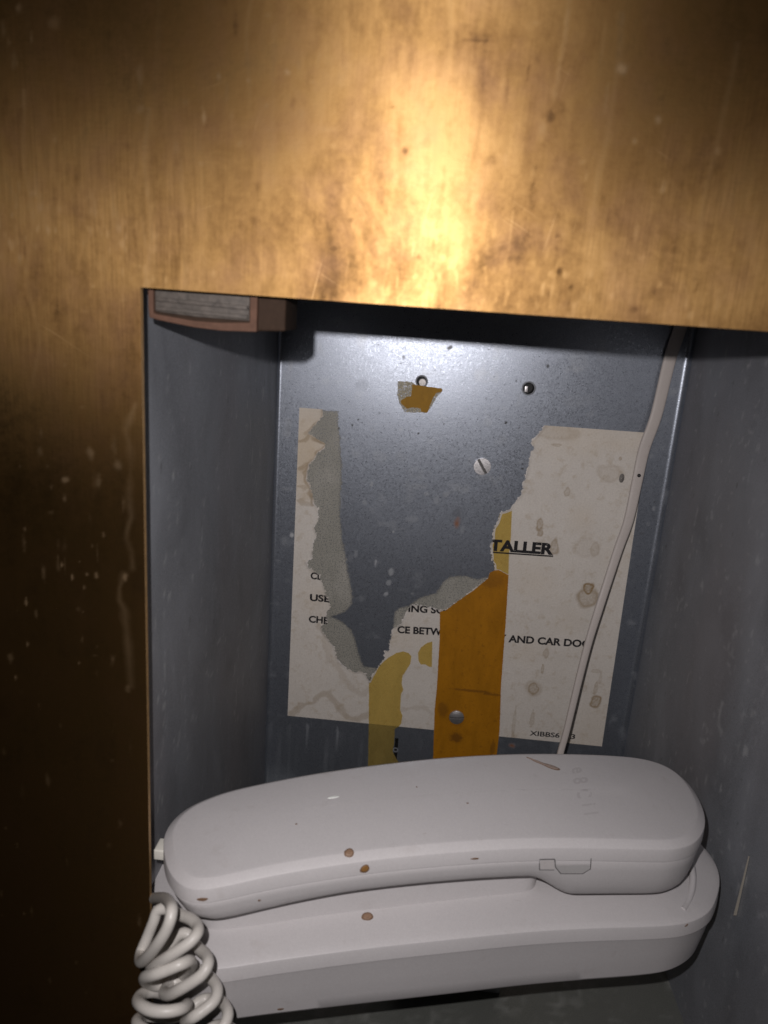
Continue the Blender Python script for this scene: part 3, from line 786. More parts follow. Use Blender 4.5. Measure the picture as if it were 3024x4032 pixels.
q_tl, q_tr, q_br, q_bl = PAPER[0], PAPER[-4], PAPER[-2], PAPER[-1]
TEAR = PAPER[1:-5]
VOID = [[TEAR[0][0], TEAR[0][1] + 8]] + TEAR + [[TEAR[-1][0], TEAR[-1][1] + 8]]


def on_paper(x, z):
    jx = .6 * vnoise(x, z, 1.6, 51) + .45 * vnoise(x, z, .55, 52)
    jz = .6 * vnoise(x, z, 1.6, 53) + .45 * vnoise(x, z, .55, 54)
    return ~inside(x + jx, z + jz, VOID)


notice = thing('paper_notice', 'torn water stained white paper notice with black writing glued to the steel back wall', 'notice', (118, D, -270))
n = 560
s, t = np.meshgrid(np.linspace(0, 1, n + 1), np.linspace(0, 1, n + 1))
P = bil([q_tl, q_tr, q_br, q_bl], s, t)
X, Zz = P[..., 0], P[..., 1]
F = quadgrid(n, n)[:, ::-1].copy()
cx = (X[:-1, :-1] + X[1:, 1:]).ravel() / 2
cz = (Zz[:-1, :-1] + Zz[1:, 1:]).ravel() / 2
F = F[on_paper(cx, cz)]
dt = np.full(X.size, 9.0)
dt = segdist(X.ravel(), Zz.ravel(), TEAR)
lift = np.clip(1 - dt / 2.2, 0, 1) ** 2 * (.10 + .5 * (1 + vnoise(X.ravel(), Zz.ravel(), 5, 57)))
wav = .03 * vnoise(X.ravel(), Zz.ravel(), 9, 58)
Yp = D - .22 - lift - wav * 0
V = np.stack([X.ravel(), Yp, Zz.ravel()], 1)
V, F, used = compact(V, F)
sheet = mesh('paper_sheet', V, F, PAPERM, notice, smooth=True)
x, z = V[:, 0], V[:, 2]
st = np.zeros(len(x))
for k, (mx, mz, rx, rz, a) in enumerate(PRINGS):
    R = max(rx, rz) * 2.2 + 2
    sel = (abs(x - mx) < R) & (abs(z - mz) < R)
    xx = x[sel]; zz = z[sel]
    # drips widen towards the bottom
    tp = 1 + .35 * np.clip((mz - zz) / rz, -1, 1) * (1 if rz > 1.5 * rx else 0)
    d = np.hypot((xx - mx) / (rx * tp), (zz - mz) / rz) + .22 * vnoise(xx + 5 * k, zz, max(1.0, min(rx, rz) * .8), 60 + k)
    rim = np.exp(-((d - .9) / .16) ** 2) * .8 + .55 * (d < .9) * (1 + .5 * vnoise(xx, zz, .9, 99))
    st[sel] = np.maximum(st[sel], a * np.clip(rim, 0, 1))
for pts, w, a in PLINES:
    jx = 1.1 * vnoise(x, z, 3.5, 81); jz = 1.1 * vnoise(x, z, 3.5, 82)
    d = segdist(x + jx, z + jz, pts)
    ww = w * (1 + .5 * vnoise(x, z, 4, 83))
    st = np.maximum(st, a * np.clip(1.15 - d / ww, 0, 1) * (.6 + .4 * (d > ww * .45)))
st += .12 * np.clip(vnoise(x, z, .7, 84) - .55, 0, 1) * 4 * .5
cream = np.clip(1.2 - np.hypot((x - PCREAM[0]) / 22, (z - PCREAM[1]) / 40), 0, 1)
cream = np.maximum(cream * (z > PAPER[16][1]), .45 * np.clip(1 - (q_tr[1] + 2 - z) / 26 + .5 * vnoise(x, z, 9, 85), 0, 1) * (x > 150))
cream = np.maximum(cream, .35 * np.clip(vnoise(x, z, 24, 86) - .1, 0, 1))
attr(sheet, 'stain', np.clip(st, 0, 1))
attr(sheet, 'cream', np.clip(cream, 0, 1))
attr(sheet, 'torn', np.clip(1 - segdist(x, z, TEAR) / 1.1, 0, 1) * np.clip(.35 + vnoise(x, z, 6, 87), 0, 1) * 1.2)


def residue(poly, y, seed):
    a = np.array(poly)
    x0, z0 = a.min(0) - 1; x1, z1 = a.max(0) + 1
    stp = .45
    X, Zz = np.meshgrid(np.arange(x0, x1, stp), np.arange(z0, z1, stp))
    F = quadgrid(X.shape[1] - 1, X.shape[0] - 1)
    cx = (X[:-1, :-1] + X[1:, 1:]).ravel() / 2
    cz = (Zz[:-1, :-1] + Zz[1:, 1:]).ravel() / 2
    jx = .5 * vnoise(cx, cz, 2.0, seed) + .4 * vnoise(cx, cz, .6, seed + 1)
    F = F[inside(cx + jx, cz + jx * .7, poly)]
    V = np.stack([X.ravel(), np.full(X.size, D - y), Zz.ravel()], 1)
    V, F, u = compact(V, F)
    o = mesh('backing_residue', V, F, RESIDUE, notice, label='grey fuzzy paper backing left where the sheet tore away')
    attr(o, 'thin', np.clip(.35 + segdist(V[:, 0], V[:, 2], poly, True) / 3.0, 0, 1))


residue(RESIDUE_L, .10, 101)
residue(RESIDUE_R, .12, 111)


def flat_text(s, pa, pb, cap, bold, y):
    cu = bpy.data.curves.new('tmp', 'FONT')
    cu.body = s
    cu.size = 1
    cu.offset = .048 * bold
    cu.resolution_u = 4
    o = bpy.data.objects.new('tmp', cu)
    COL.objects.link(o)
    dg = bpy.context.evaluated_depsgraph_get()
    me = bpy.data.meshes.new_from_object(o.evaluated_get(dg))
    bpy.data.objects.remove(o)
    bm = bmesh.new()
    bm.from_mesh(me)
    bmesh.ops.triangulate(bm, faces=bm.faces[:])
    xs = [v.co.x for v in bm.verts]; ys = [v.co.y for v in bm.verts]
    x0, x1 = min(xs), max(xs)
    capu = .729 if False else max(ys)
    base = 0.0
    a = Vector(pa); b = Vector(pb)
    d = (b - a) / (x1 - x0)
    up = Vector((-(b - a).y, (b - a).x)).normalized() * (cap / capu)
    # finer pieces so that the tear can cut through letters
    L = .45 / max(d.length, 1e-6)
    for _ in range(6):
        long = [e for e in bm.edges if (Vector((e.verts[0].co.x * d.length, e.verts[0].co.y * up.length)) - Vector((e.verts[1].co.x * d.length, e.verts[1].co.y * up.length))).length > .7]
        if not long: break
        bmesh.ops.subdivide_edges(bm, edges=long, cuts=1)
        bmesh.ops.triangulate(bm, faces=bm.faces[:])
    V = []
    for v in bm.verts:
        p = a + d * (v.co.x - x0) + up * v.co.y
        V.append((p.x, D - y, p.y))
    bm.verts.index_update()
    F = np.array([[v.index for v in f.verts] for f in bm.faces])
    V = np.array(V)
    c = V[F].mean(1)
    keep = on_paper(c[:, 0], c[:, 2])
    # worn ink: small flecks missing
    keep &= vnoise(c[:, 0], c[:, 2], .6, 77) < .90
    F = F[keep]
    bm.free()
    return V, F


allV = []; allF = []; off = 0
for s_, pa, pb, cap, bold in TEXT:
    V, F = flat_text(s_, pa, pb, cap, bold, .34)
    tear = segdist(V[:, 0], V[:, 2], TEAR)
    V[:, 1] -= np.clip(1 - tear / 2.2, 0, 1) ** 2 * .9
    V, F, _ = compact(V, F)
    o = mesh('printed_text', V, F, INK, sheet)
ux = np.linspace(0, 1, 60)
u0, u1, u2, u3 = [np.array(p) for p in UNDER]
V = []; F = []
for k in ux:
    p = u0 * (1 - k) + u1 * k; q = u3 * (1 - k) + u2 * k
    V += [(p[0], D - .34, p[1]), (q[0], D - .34, q[1])]
F = [(2 * i, 2 * i + 1, 2 * i + 3, 2 * i + 2) for i in range(59)]
V = np.array(V); F = np.array(F)
c = V[F].mean(1)
F = F[on_paper(c[:, 0], c[:, 2])]
V, F, _ = compact(V, F)
mesh('printed_underline', V, F, INK, sheet)


def fray(poly, amp, seed, closed=True, straight=()):
    """adds small irregular points along the outline"""
    out = []
    n = len(poly)
    rs = random.Random(seed)
    for i in range(n):
        a = Vector(poly[i]); b = Vector(poly[(i + 1) % n])
        out.append(a)
        if i in straight: continue
        L = (b - a).length
        k = int(L / .9)
        nv = Vector((-(b - a).y, (b - a).x)).normalized() if L > 0 else Vector((0, 0))
        for j in range(1, k):
            out.append(a.lerp(b, j / k) + nv * rs.uniform(-amp, amp))
    return [(p.x, p.y) for p in out]


def film(name, poly, y, mat, amp, seed, parent=None, th=.06, straight=(), label=None, origin=None, lift=0):
    P = fray(poly, amp, seed, straight=straight)
    tri = tessellate_polygon([[Vector((p[0], p[1], 0)) for p in P]])
    n = len(P)
    ar = sum(P[i][0] * P[(i + 1) % n][1] - P[(i + 1) % n][0] * P[i][1] for i in range(n))
    V = [(p[0], D - y - th, p[1]) for p in P] + [(p[0], D - y, p[1]) for p in P]
    F = []
    for a, b, c in tri:
        A, B, Cc = P[a], P[b], P[c]
        cr = (B[0] - A[0]) * (Cc[1] - A[1]) - (B[1] - A[1]) * (Cc[0] - A[0])
        F.append((a, b, c) if cr > 0 else (a, c, b))
    for i in range(n):
        j = (i + 1) % n
        F.append((i, j, j + n, i + n) if ar < 0 else (j, i, i + n, j + n))
    return mesh(name, V, F, mat, parent, label=label, origin=origin)


po = lambda p, y: (p[0][0], D - y, p[0][1])
otape = film('orange_tape', ORANGE, .80, ORANGE_M, .10, 5, straight=(9, 15), origin=po(ORANGE, .8), th=.12)
tag(otape, 'wide orange tape strip down the paper notice with a screw through it', 'tape')
pale_t = film('yellow_tape', PALE_T, .262, PALE_M, .12, 6, straight=(17, 18, 16, 15), origin=po(PALE_T, .25), th=.03)
tag(pale_t, 'pale yellow tape remnant above the orange strip, over the underlined heading', 'tape', 'old yellow tape remnants')
pale_s = film('yellow_tape', PALE_S, .36, PALE_M, .10, 7, straight=(21, 22, 23), origin=po(PALE_S, .3), th=.05)
tag(pale_s, 'long pale yellow tape strip with rounded top, reaching below the paper notice', 'tape', 'old yellow tape remnants')
pale_p = film('yellow_tape', PALE_P, .36, PALE_M, .08, 8, straight=(8,), origin=po(PALE_P, .3), th=.05)
tag(pale_p, 'tiny yellow tape scrap on white paper between the long yellow and orange strips', 'tape', 'old yellow tape remnants')
scrap = thing('amber_tape_scrap', 'amber tape scrap with crumbling glittery edge just under the bolt in the hole', 'tape', (SCRAP_A[0][0], D, SCRAP_A[0][1]))
film('tape_film', SCRAP_A, .30, AMBER_M, .16, 9, parent=scrap, th=.08)
GLIT = Mat('dried_adhesive_crumbs')
gn = GLIT.noise(GLIT.coord(), 1300, 3, .75)
GLIT.p(Base_Color=GLIT.ramp(gn, [(.3, (.16, .12, .06)), (.55, (.42, .37, .26)), (.75, (.75, .70, .55))]), Roughness=.3, Metallic=.25)
GLIT.l(GLIT.bump(gn, 1.0, .0006), GLIT.b.inputs['Normal'])
tr = GLIT.n('ShaderNodeBsdfTransparent'); mx = GLIT.n('ShaderNodeMixShader')
GLIT.l(GLIT.maprange(gn, .38, .50, .15, 1), mx.inputs[0]); GLIT.l(tr.outputs[0], mx.inputs[1]); GLIT.l(GLIT.b.outputs[0], mx.inputs[2]); GLIT.l(mx.outputs[0], GLIT.out.inputs[0])
film('adhesive_crumbs', SCRAP_G, .12, GLIT.m, .35, 10, parent=scrap, th=.05)


# ------------------------------------------------------------------ screws
def screw(name, c, r, y, ang, label, slotw, slotd, dome=.25, h=1.6, group=None, pan=False):
    t = thing(name, label, 'screw', (c[0], D, c[1]), group=group)
    me = bpy.data.meshes.new('screw_head')
    bm = bmesh.new()
    n = 64
    ca, sa = math.cos(ang), math.sin(ang)
    # rows across the head so that the slot is a real groove
    prof = [0, .35, .7, .9, .97, 1.0]
    ringsv = []
    def top(px, pz):
        u = -px * sa + pz * ca      # distance from the slot axis
        rr = math.hypot(px, pz) / r
        yy = -h - dome * (1 - rr * rr)
        if abs(u) < slotw / 2: yy += slotd
        return yy
    N = 60
    vs = {}
    for i in range(N + 1):
        for j in range(N + 1):
            a = -1 + 2 * i / N; b = -1 + 2 * j / N
            # square to disc
            px = a * math.sqrt(1 - b * b / 2) * r; pz = b * math.sqrt(1 - a * a / 2) * r
            vs[i, j] = bm.verts.new((px * MM, top(px, pz) * MM, pz * MM))
    for i in range(N):
        for j in range(N):
            bm.faces.new((vs[i, j], vs[i + 1, j], vs[i + 1, j + 1], vs[i, j + 1]))
    border = [vs[i, 0] for i in range(N)] + [vs[N, j] for j in range(N)] + [vs[i, N] for i in range(N, 0, -1)] + [vs[0, j] for j in range(N, 0, -1)]
    low = [bm.verts.new((v.co.x * 1.01, 0, v.co.z * 1.01)) for v in border]
    m = len(border)
    for i in range(m):
        j = (i + 1) % m
        bm.faces.new((border[j], border[i], low[i], low[j]))
    for f in bm.faces: f.smooth = True
    bm.to_mesh(me); bm.free()
    me.materials.append(SCREWM); me.materials.append(SLOTM)
    for q in me.polygons:
        c_ = q.center / MM
        if abs(-c_.x * sa + c_.z * ca) < slotw * .42 and math.hypot(c_.x, c_.z) < r * .99: q.material_index = 1
    me.set_sharp_from_angle(angle=math.radians(35))
    o = bpy.data.objects.new('screw_head', me)
    link(o, t)
    o.location = (0, -y * MM, 0)
    return t


screw('slotted_screw', SCREW1, 5.4, .0, math.radians(-57), 'shiny flat slotted screw on the bare steel right of the tear', 1.5, .8, dome=.1, h=1.3)
screw('slotted_screw', SCREW2, 5.1, .9, math.radians(5), 'domed screw fixed through the lower part of the orange tape', .9, .45, dome=.9, h=.9)
# bolt end inside the upper hole
bt = thing('bolt_end', 'worn bolt end seen inside the drilled hole above the amber tape scrap', 'bolt', (BOLT[0], D + 2, BOLT[1]))
V = []; F = []; n = 32
for (rr, y) in [(2.35, 6), (2.35, .9), (2.1, .55), (1.2, .5), (0.01, .5)]:
    for i in range(n):
        a = 2 * math.pi * i / n
        V.append((BOLT[0] + .15 + rr * math.cos(a), D + y, BOLT[1] - .35 + rr * math.sin(a)))
for k in range(4):
    for i in range(n):
        j = (i + 1) % n
        F.append((k * n + i, k * n + j, (k + 1) * n + j, (k + 1) * n + i))
mesh('bolt_shank', V, F, plain('rough_bolt_metal', (.62, .56, .54), .5, .5, grain=.7, bump=1, scale=1500), bt, smooth=True, sharp=40)
# sliver of metal inside the right hole
bbox('metal_tab', HOLE2[0] - 2.2, HOLE2[0] - .2, D + 1.2, D + 1.6, HOLE2[1] - 2.6, HOLE2[1] + 1.2, SCREWM, box, .3)
# small dent plug punched through the paper
V, F = annulus(DENT[0], DENT[1], .2, 2.2, D - .42, 30)
V = [(a, D - .42 - (.25 if i % 2 == 0 else 0), c_) for i, (a, b_, c_) in enumerate(V)]
dn = mesh('punched_dimple', [(DENT[0] + (p[0] - DENT[0]) * .75, p[1], DENT[1] + (p[2] - DENT[1]) * 1.35) for p in V], F, plain('grey_dimple', (.17, .155, .14), .6, .2, grain=.8, scale=900), notice, smooth=True)

# ------------------------------------------------------------------ generic sweep
def catmull(P, sub=8, closed=False):
    P = [np.array(p, float) for p in P]
    n = len(P)
    out = []
    for i in range(n if closed else n - 1):
        g = (lambda k: P[k % n]) if closed else (lambda k: P[min(max(k, 0), n - 1)])
        p0, p1, p2, p3 = g(i - 1), g(i), g(i + 1), g(i + 2)
        for k in range(sub):
            t = k / sub
            out.append(.5 * ((2 * p1) + (-p0 + p2) * t + (2 * p0 - 5 * p1 + 4 * p2 - p3) * t * t + (-p0 + 3 * p1 - 3 * p2 + p3) * t ** 3))
    if not closed: out.append(P[-1])
    return np.array(out)


def sweep(name, path, rad, mat, parent=None, sides=14, caps=True, flat=None, origin=None, wid=None):
    P = np.array(path)
    n = len(P)
    T = np.gradient(P, axis=0)
    T /= np.linalg.norm(T, axis=1)[:, None] + 1e-9
    ref = np.array([0, 1, 0.01])
    N = ref - T[0] * (ref @ T[0]); N /= np.linalg.norm(N)
    V = []
    for i in range(n):
        if flat is None:
            N = N - T[i] * (N @ T[i]); N /= np.linalg.norm(N) + 1e-9
        else:
            N = ref - T[i] * (ref @ T[i]); N /= np.linalg.norm(N)
        B = np.cross(T[i], N)
        for k in range(sides):
            a = 2 * math.pi * k / sides
            if flat is None:
                V.append(P[i] + rad * (N * math.cos(a) + B * math.sin(a)))
            else:
                c, s = math.cos(a), math.sin(a)
                cc = math.copysign(abs(c) ** .6, c); ss = math.copysign(abs(s) ** .75, s)
                V.append(P[i] + N * cc * flat + B * ss * wid[i])
    F = []
    for i in range(n - 1):
        for k in range(sides):
            k2 = (k + 1) % sides
            F.append((i * sides + k, i * sides + k2, (i + 1) * sides + k2, (i + 1) * sides + k))
    if caps:
        F.append(tuple(range(sides - 1, -1, -1)))
        F.append(tuple(range((n - 1) * sides, n * sides)))
    return mesh(name, V, F, mat, parent, smooth=True, sharp=60, origin=origin)


# flat cable down the back wall
cp = catmull([c[:4] for c in CABLE], 6)
cable = sweep('wall_cable', cp[:, :3], 0, CABLEP, flat=1.35, wid=cp[:, 3], sides=20, origin=CABLE[0][:3])
tag(cable, 'flat off-white cable slanting down across the paper notice to behind the phone', 'cable')
me = bpy.data.meshes.new('rivet')
bm = bmesh.new()
bmesh.ops.create_icosphere(bm, subdivisions=3, radius=1.1 * MM)
for f in bm.faces: f.smooth = True
bm.to_mesh(me); bm.free()
me.materials.append(BLACK)
bead = bpy.data.objects.new('tar_drop', me)
link(bead, cable)
bead.location = Vector(BEAD) * MM - cable.location + Vector((0, 1.2, 0)) * MM

# ------------------------------------------------------------------ telephone
ANG = math.radians(13.4)
U = np.array([math.cos(ANG), math.sin(ANG)]); W = np.array([-math.sin(ANG), math.cos(ANG)])
O2 = np.array([110.0, 40.0])


def uvz(u, v, z):
    p = O2 + U * u + W * v
    return (p[0], p[1], z)


def resample(P, n):
    P = np.array(P)
    Q = np.vstack([P, P[:1]])
    s = np.concatenate([[0], np.cumsum(np.linalg.norm(np.diff(Q, axis=0), axis=1))])
    t = np.linspace(0, s[-1], n, endpoint=False)
    return np.stack([np.interp(t, s, Q[:, 0]), np.interp(t, s, Q[:, 1])], 1)


def smoothclosed(P, n=220, it=2):
    Q = resample(catmull(P, 10, True), n)
    for _ in range(it):
        Q = Q * .5 + (np.roll(Q, 1, 0) + np.roll(Q, -1, 0)) * .25
    return Q


def arch(u, h, L=112.0): return h * (1 - (u / L) ** 2)


HS = [(-112.5, -3), (-112, 3), (-109.5, 9), (-104.5, 14.5), (-97, 18.2), (-88, 20.8), (-72, 22.9), (-58, 24.4), (-40, 26), (-20, 27.6), (0, 29.3), (30, 31.4), (64, 33.1), (90, 34.2), (101, 34), (110, 31.6), (116, 26.5),
      (118.3, 18.5), (117, 8), (113, -3.5), (107, -13.5), (100, -21.0), (93, -26.2), (86, -29), (79, -30.3), (58, -30.4), (24, -29.6), (-9, -29.6), (-34, -29.8), (-52, -30.2), (-73, -31.0), (-88, -32.2), (-96, -32.2), (-102, -29.8), (-107, -23.5), (-110.4, -15)]
HS = smoothclosed(HS)


def offset(P, d):
    """inset a closed outline by d (positive inwards)"""
    t = np.roll(P, -1, 0) - np.roll(P, 1, 0)
    t /= np.linalg.norm(t, axis=1)[:, None]
    nrm = np.stack([t[:, 1], -t[:, 0]], 1)
    area_ = np.sum(P[:, 0] * np.roll(P[:, 1], -1) - np.roll(P[:, 0], -1) * P[:, 1])
    if area_ > 0: nrm = -nrm
    # nrm points inwards
    return P + nrm * d


def scale_in(P, d, k):
    """shrink towards a spine (keeps long shapes long)"""
    sp = np.stack([np.clip(P[:, 0] * .72, -74, 76), np.full(len(P), 0.0) + P[:, 0] * .02], 1)
    return sp + (P - sp) * k


def loft(name, rings, mat, parent, captop=True, capbot=True, sharp=32, label=None):
    n = len(rings[0])
    V = np.vstack([np.array([uvz(*p) for p in r]) for r in rings])
    F = []
    for k in range(len(rings) - 1):
        for i in range(n):
            j = (i + 1) % n
            F.append((k * n + i, (k + 1) * n + i, (k + 1) * n + j, k * n + j))
    if captop: F.append(tuple(range(n)))
    if capbot: F.append(tuple(range(len(rings) * n - 1, (len(rings) - 1) * n - 1, -1)))
    o = mesh(name, V, F, mat, parent, smooth=True, sharp=sharp, label=label)
    bm = bmesh.new(); bm.from_mesh(o.data)
    bmesh.ops.recalc_face_normals(bm, faces=bm.faces)
    bm.to_mesh(o.data); bm.free()
    o.data.set_sharp_from_angle(angle=math.radians(sharp))
    return o


def ringz(P, zf): return np.column_stack([P, [zf(u, v) for u, v in P]])


hs = thing('telephone_handset', 'greyish white telephone handset lying face down on its base', 'telephone handset', uvz(0, 0, -222))
zt = lambda u, v: -200 + arch(u, 9)
shell = []
inn = offset(HS, 3.4)
# crowned top: shrinking copies of the inner outline
for k in (0.02, .2, .4, .6, .75, .88, .95, .985):
    Q = scale_in(inn, 0, k)
    shell.append(ringz(Q, lambda u, v, k=k: -200 + arch(u, 9) + 1.75 + 1.3 * (1 - k * k)))
shell.append(ringz(inn, lambda u, v: zt(u, v) + 1.72))
shell.append(ringz(offset(HS, 3.2), lambda u, v: zt(u, v) + 1.66))
shell.append(ringz(offset(HS, .5), lambda u, v: zt(u, v) + .10))
shell.append(ringz(offset(HS, .18), lambda u, v: zt(u, v) - .15))
shell.append(ringz(offset(HS, .02), lambda u, v: zt(u, v) - .6))
shell.append(ringz(offset(HS, -.1), lambda u, v: zt(u, v) - 5.6))
shell.append(ringz(offset(HS, .25), lambda u, v: zt(u, v) - 6.0))
shell.append(ringz(offset(HS, 1.0), lambda u, v: zt(u, v) - 6.05))
up = loft('upper_shell', shell, PLASTIC, hs, sharp=22)


def sst(a, b, x):
    t = np.clip((x - a) / (b - a), 0, 1)
    return t * t * (3 - 2 * t)


def hbot(u):
    mid = 10.8 + 1.5 * 0
    ear = 20.5 + .5 * sst(60, 112, u)
    left = 10.8 + 2.0 * sst(-40, -95, u)
    hgt = left * (1 - sst(25, 46, u)) + ear * sst(25, 46, u)
    return -200 + arch(u, 9) - 6.0 - hgt + (arch(u, 9) * -.25 + 2) * sst(25, 46, u)


def hlow(f):
    return lambda u, v: (zt(u, v) - 6.15) * (1 - f) + hbot(u) * f


low = [ringz(offset(HS, 1.0), lambda u, v: zt(u, v) - 6.1), ringz(offset(HS, .45), lambda u, v: zt(u, v) - 6.2), ringz(offset(HS, .3), lambda u, v: zt(u, v) - 6.6)]


def taper(P, d):
    """lower shell: the ends curve in more than the sides"""
    Q = offset(HS, d)
    e = sst(-70, -112, Q[:, 0]) * d * 1.8
    g = sst(90, 118, Q[:, 0]) * d * 1.3
    Q[:, 0] += e - g
    Q[:, 1] *= (1 - .02 * d * sst(-70, -112, Q[:, 0]))
    return Q


for f, d in ((.22, .5), (.42, .8), (.62, 1.4), (.78, 2.4), (.90, 3.8), (.97, 5.4), (1.0, 7.2)):
    low.append(ringz(taper(HS, d), hlow(f)))
for k in (.8, .5, .02):
    Q = scale_in(taper(HS, 7.2), 0, k)
    low.append(ringz(Q, lambda u, v: hbot(u) - .2))
lo = loft('lower_shell', low, PLASTIC, hs, sharp=55)

# ---- base
BS = [(-119, 2), (-118, -10), (-113, -21), (-104, -29.5), (-93, -33.2), (-72, -32.9), (-38, -32.2), (-6, -31.8), (28, -31.2), (51, -31.4), (81, -32.0), (95, -30.6), (108, -25.0), (118.2, -15.8), (126.3, -5.8), (130.6, 3.5), (131.8, 14.2), (129.5, 26), (122, 37), (108, 44), (85, 46.5), (0, 46), (-85, 45), (-104, 42), (-115, 31), (-119, 17)]
BS = smoothclosed(BS)
zb = lambda u, v: -232.2 + arch(u, 4) - 1.2 * sst(85, 125, u)
base = thing('telephone', 'greyish white corded telephone base lying in the box underneath the handset', 'telephone', uvz(0, 0, -266))
br = []
for k in (0.02, .3, .6):
    Q = scale_in(offset(BS, 12), 0, k)
    br.append(ringz(Q, lambda u, v: zb(u, v) + 3.1))
br.append(ringz(offset(BS, 13), lambda u, v: zb(u, v) + 3.0))
br.append(ringz(offset(BS, 3), lambda u, v: zb(u, v) + .8))
br.append(ringz(offset(BS, .6), lambda u, v: zb(u, v) + .1))
br.append(ringz(offset(BS, .2), lambda u, v: zb(u, v) - .2))
br.append(ringz(offset(BS, 0), lambda u, v: zb(u, v) - 1.0))
br.append(ringz(offset(BS, -.25), lambda u, v: zb(u, v) - 5.3))
br.append(ringz(offset(BS, -.3), lambda u, v: zb(u, v) - 5.9))
br.append(ringz(offset(BS, .3), lambda u, v: zb(u, v) - 6.5))
br.append(ringz(offset(BS, .6), lambda u, v: zb(u, v) - 8.0))
zbt = lambda u, v: -258.5
for f, d in ((.35, 1.4), (.7, 2.3), (.93, 2.9), (1.0, 3.8)):
    br.append(ringz(offset(BS, d), lambda u, v, f=f: (zb(u, v) - 8) * (1 - f) + zbt(u, v) * f))
br.append(ringz(scale_in(offset(BS, 5), 0, .97), lambda u, v: -258.9))
# hollow underside reaching down to the bracket
br.append(ringz(scale_in(offset(BS, 14), 0, .9), lambda u, v: -268.4))
br.append(ringz(scale_in(offset(BS, 14), 0, .02), lambda u, v: -268.4))
bs = loft('base_body', br, PLASTIC, base, sharp=24)

# raised cradle under the handle
CR = [(-100, 0), (-99.5, -11), (-94, -18.0), (-80, -18.7), (-49, -17.3), (-30, -16.8), (5, -15.3), (28, -14.2), (34, -12.8), (37.5, -8), (38, 0), (38, 25), (30, 31), (-80, 25), (-95, 18)]
CR = smoothclosed(CR, 200, 1)
zc = lambda u, v: zb(u, v) + 3.0
ct = lambda u, v: -216.2 + arch(u, 7) - 3.2 * sst(20, 38, u)
cr = []
for k in (.02, .5, .9):
    cr.append(ringz(scale_in(CR, 0, k), lambda u, v: ct(u, v) + .2))
cr.append(ringz(offset(CR, 1.2), ct))
cr.append(ringz(offset(CR, .5), lambda u, v: ct(u, v) - .3))
cr.append(ringz(offset(CR, .2), lambda u, v: ct(u, v) - 1.0))
cr.append(ringz(offset(CR, -.5), lambda u, v: zc(u, v) - 2.0))
loft('cradle', cr, PLASTIC, base, sharp=20)
# low lip hugging the earpiece end
pts = []
HO = offset(HS, -2.2)
for u, v in HO:
    if u > 86 and -26 < v < 34: pts.append((u - 2, v))
pts.sort(key=lambda p: p[1])
pp = [uvz(u, v + 1, zb(u, v) + .4 + 3.2 * sst(-25, -6, v)) for u, v in pts]
sweep('cradle_lip', pp, 1.5, PLASTIC, base, sides=12)

# ---- things draped on the phone surfaces
dg = bpy.context.evaluated_depsgraph_get()
CAMP = np.array(CAM['loc']) / MM
CR_, CU_, CW_ = (np.array(CAM[k]) for k in 'ruw')


def bvh_of(objs):
    V = []; F = []
    for o in objs:
        off = wloc(o); b = len(V)
        V += [(v.co + off) / MM for v in o.data.vertices]
        F += [[b + i for i in p.vertices] for p in o.data.polygons]
    return BVHTree.FromPolygons(V, F)


BV = bvh_of([up, lo, bs])


def surf(px, py):
    """point and normal of the phone surface at a measured spot (the spot is then fixed in the scene)"""
    d = CW_ + CR_ * (px - 829.5) / 1597 - CU_ * (py - 1106) / 1597
    d = Vector(d).normalized()
    loc, nor, i, dist = BV.ray_cast(Vector(CAMP), d)
    if loc is not None and nor.dot(d) > 0: nor = -nor
    return loc, nor


def drop(px, py, rw, rh, ang, parent, mat, h=.45, name='dried_drop', seed=0):
    """small irregular raised drop lying on the surface"""
    c, nor = surf(px, py)
    if c is None: return
    e1 = Vector((math.cos(ANG), math.sin(ANG), 0)); e1 = (e1 - nor * e1.dot(nor)).normalized()
    e2 = nor.cross(e1)
    a1 = e1 * math.cos(ang) + e2 * math.sin(ang); a2 = nor.cross(a1)
    rs = random.Random(seed)
    n = 26
    ph = [rs.uniform(0, 6.28) for _ in range(4)]
    V = []; F = []
    prof = [(0, .75), (.45, .8), (.75, .95), (.9, .7), (1.0, -.05)]
    for k, (rr, hh) in enumerate(prof):
        for i in range(n):
            a = 2 * math.pi * i / n
            w = 1 + .05 * math.sin(2 * a + ph[0]) + .05 * math.sin(3 * a + ph[1]) + .02 * math.sin(5 * a + ph[2])
            q = c + a1 * (rw * rr * w * math.cos(a)) + a2 * (rh * rr * w * math.sin(a))
            hit_, n2, _, _ = BV.ray_cast(q + nor * 3, -nor)
            if hit_ is None or (hit_ - q).length > 3: hit_ = q
            V.append(hit_ + nor * (h * hh))
    for k in range(len(prof) - 1):
        for i in range(n):
            j = (i + 1) % n
            F.append((k * n + i, (k + 1) * n + i, (k + 1) * n + j, k * n + j))
    F = [f for f in F]
    return mesh(name, V, F, mat, parent, smooth=True)


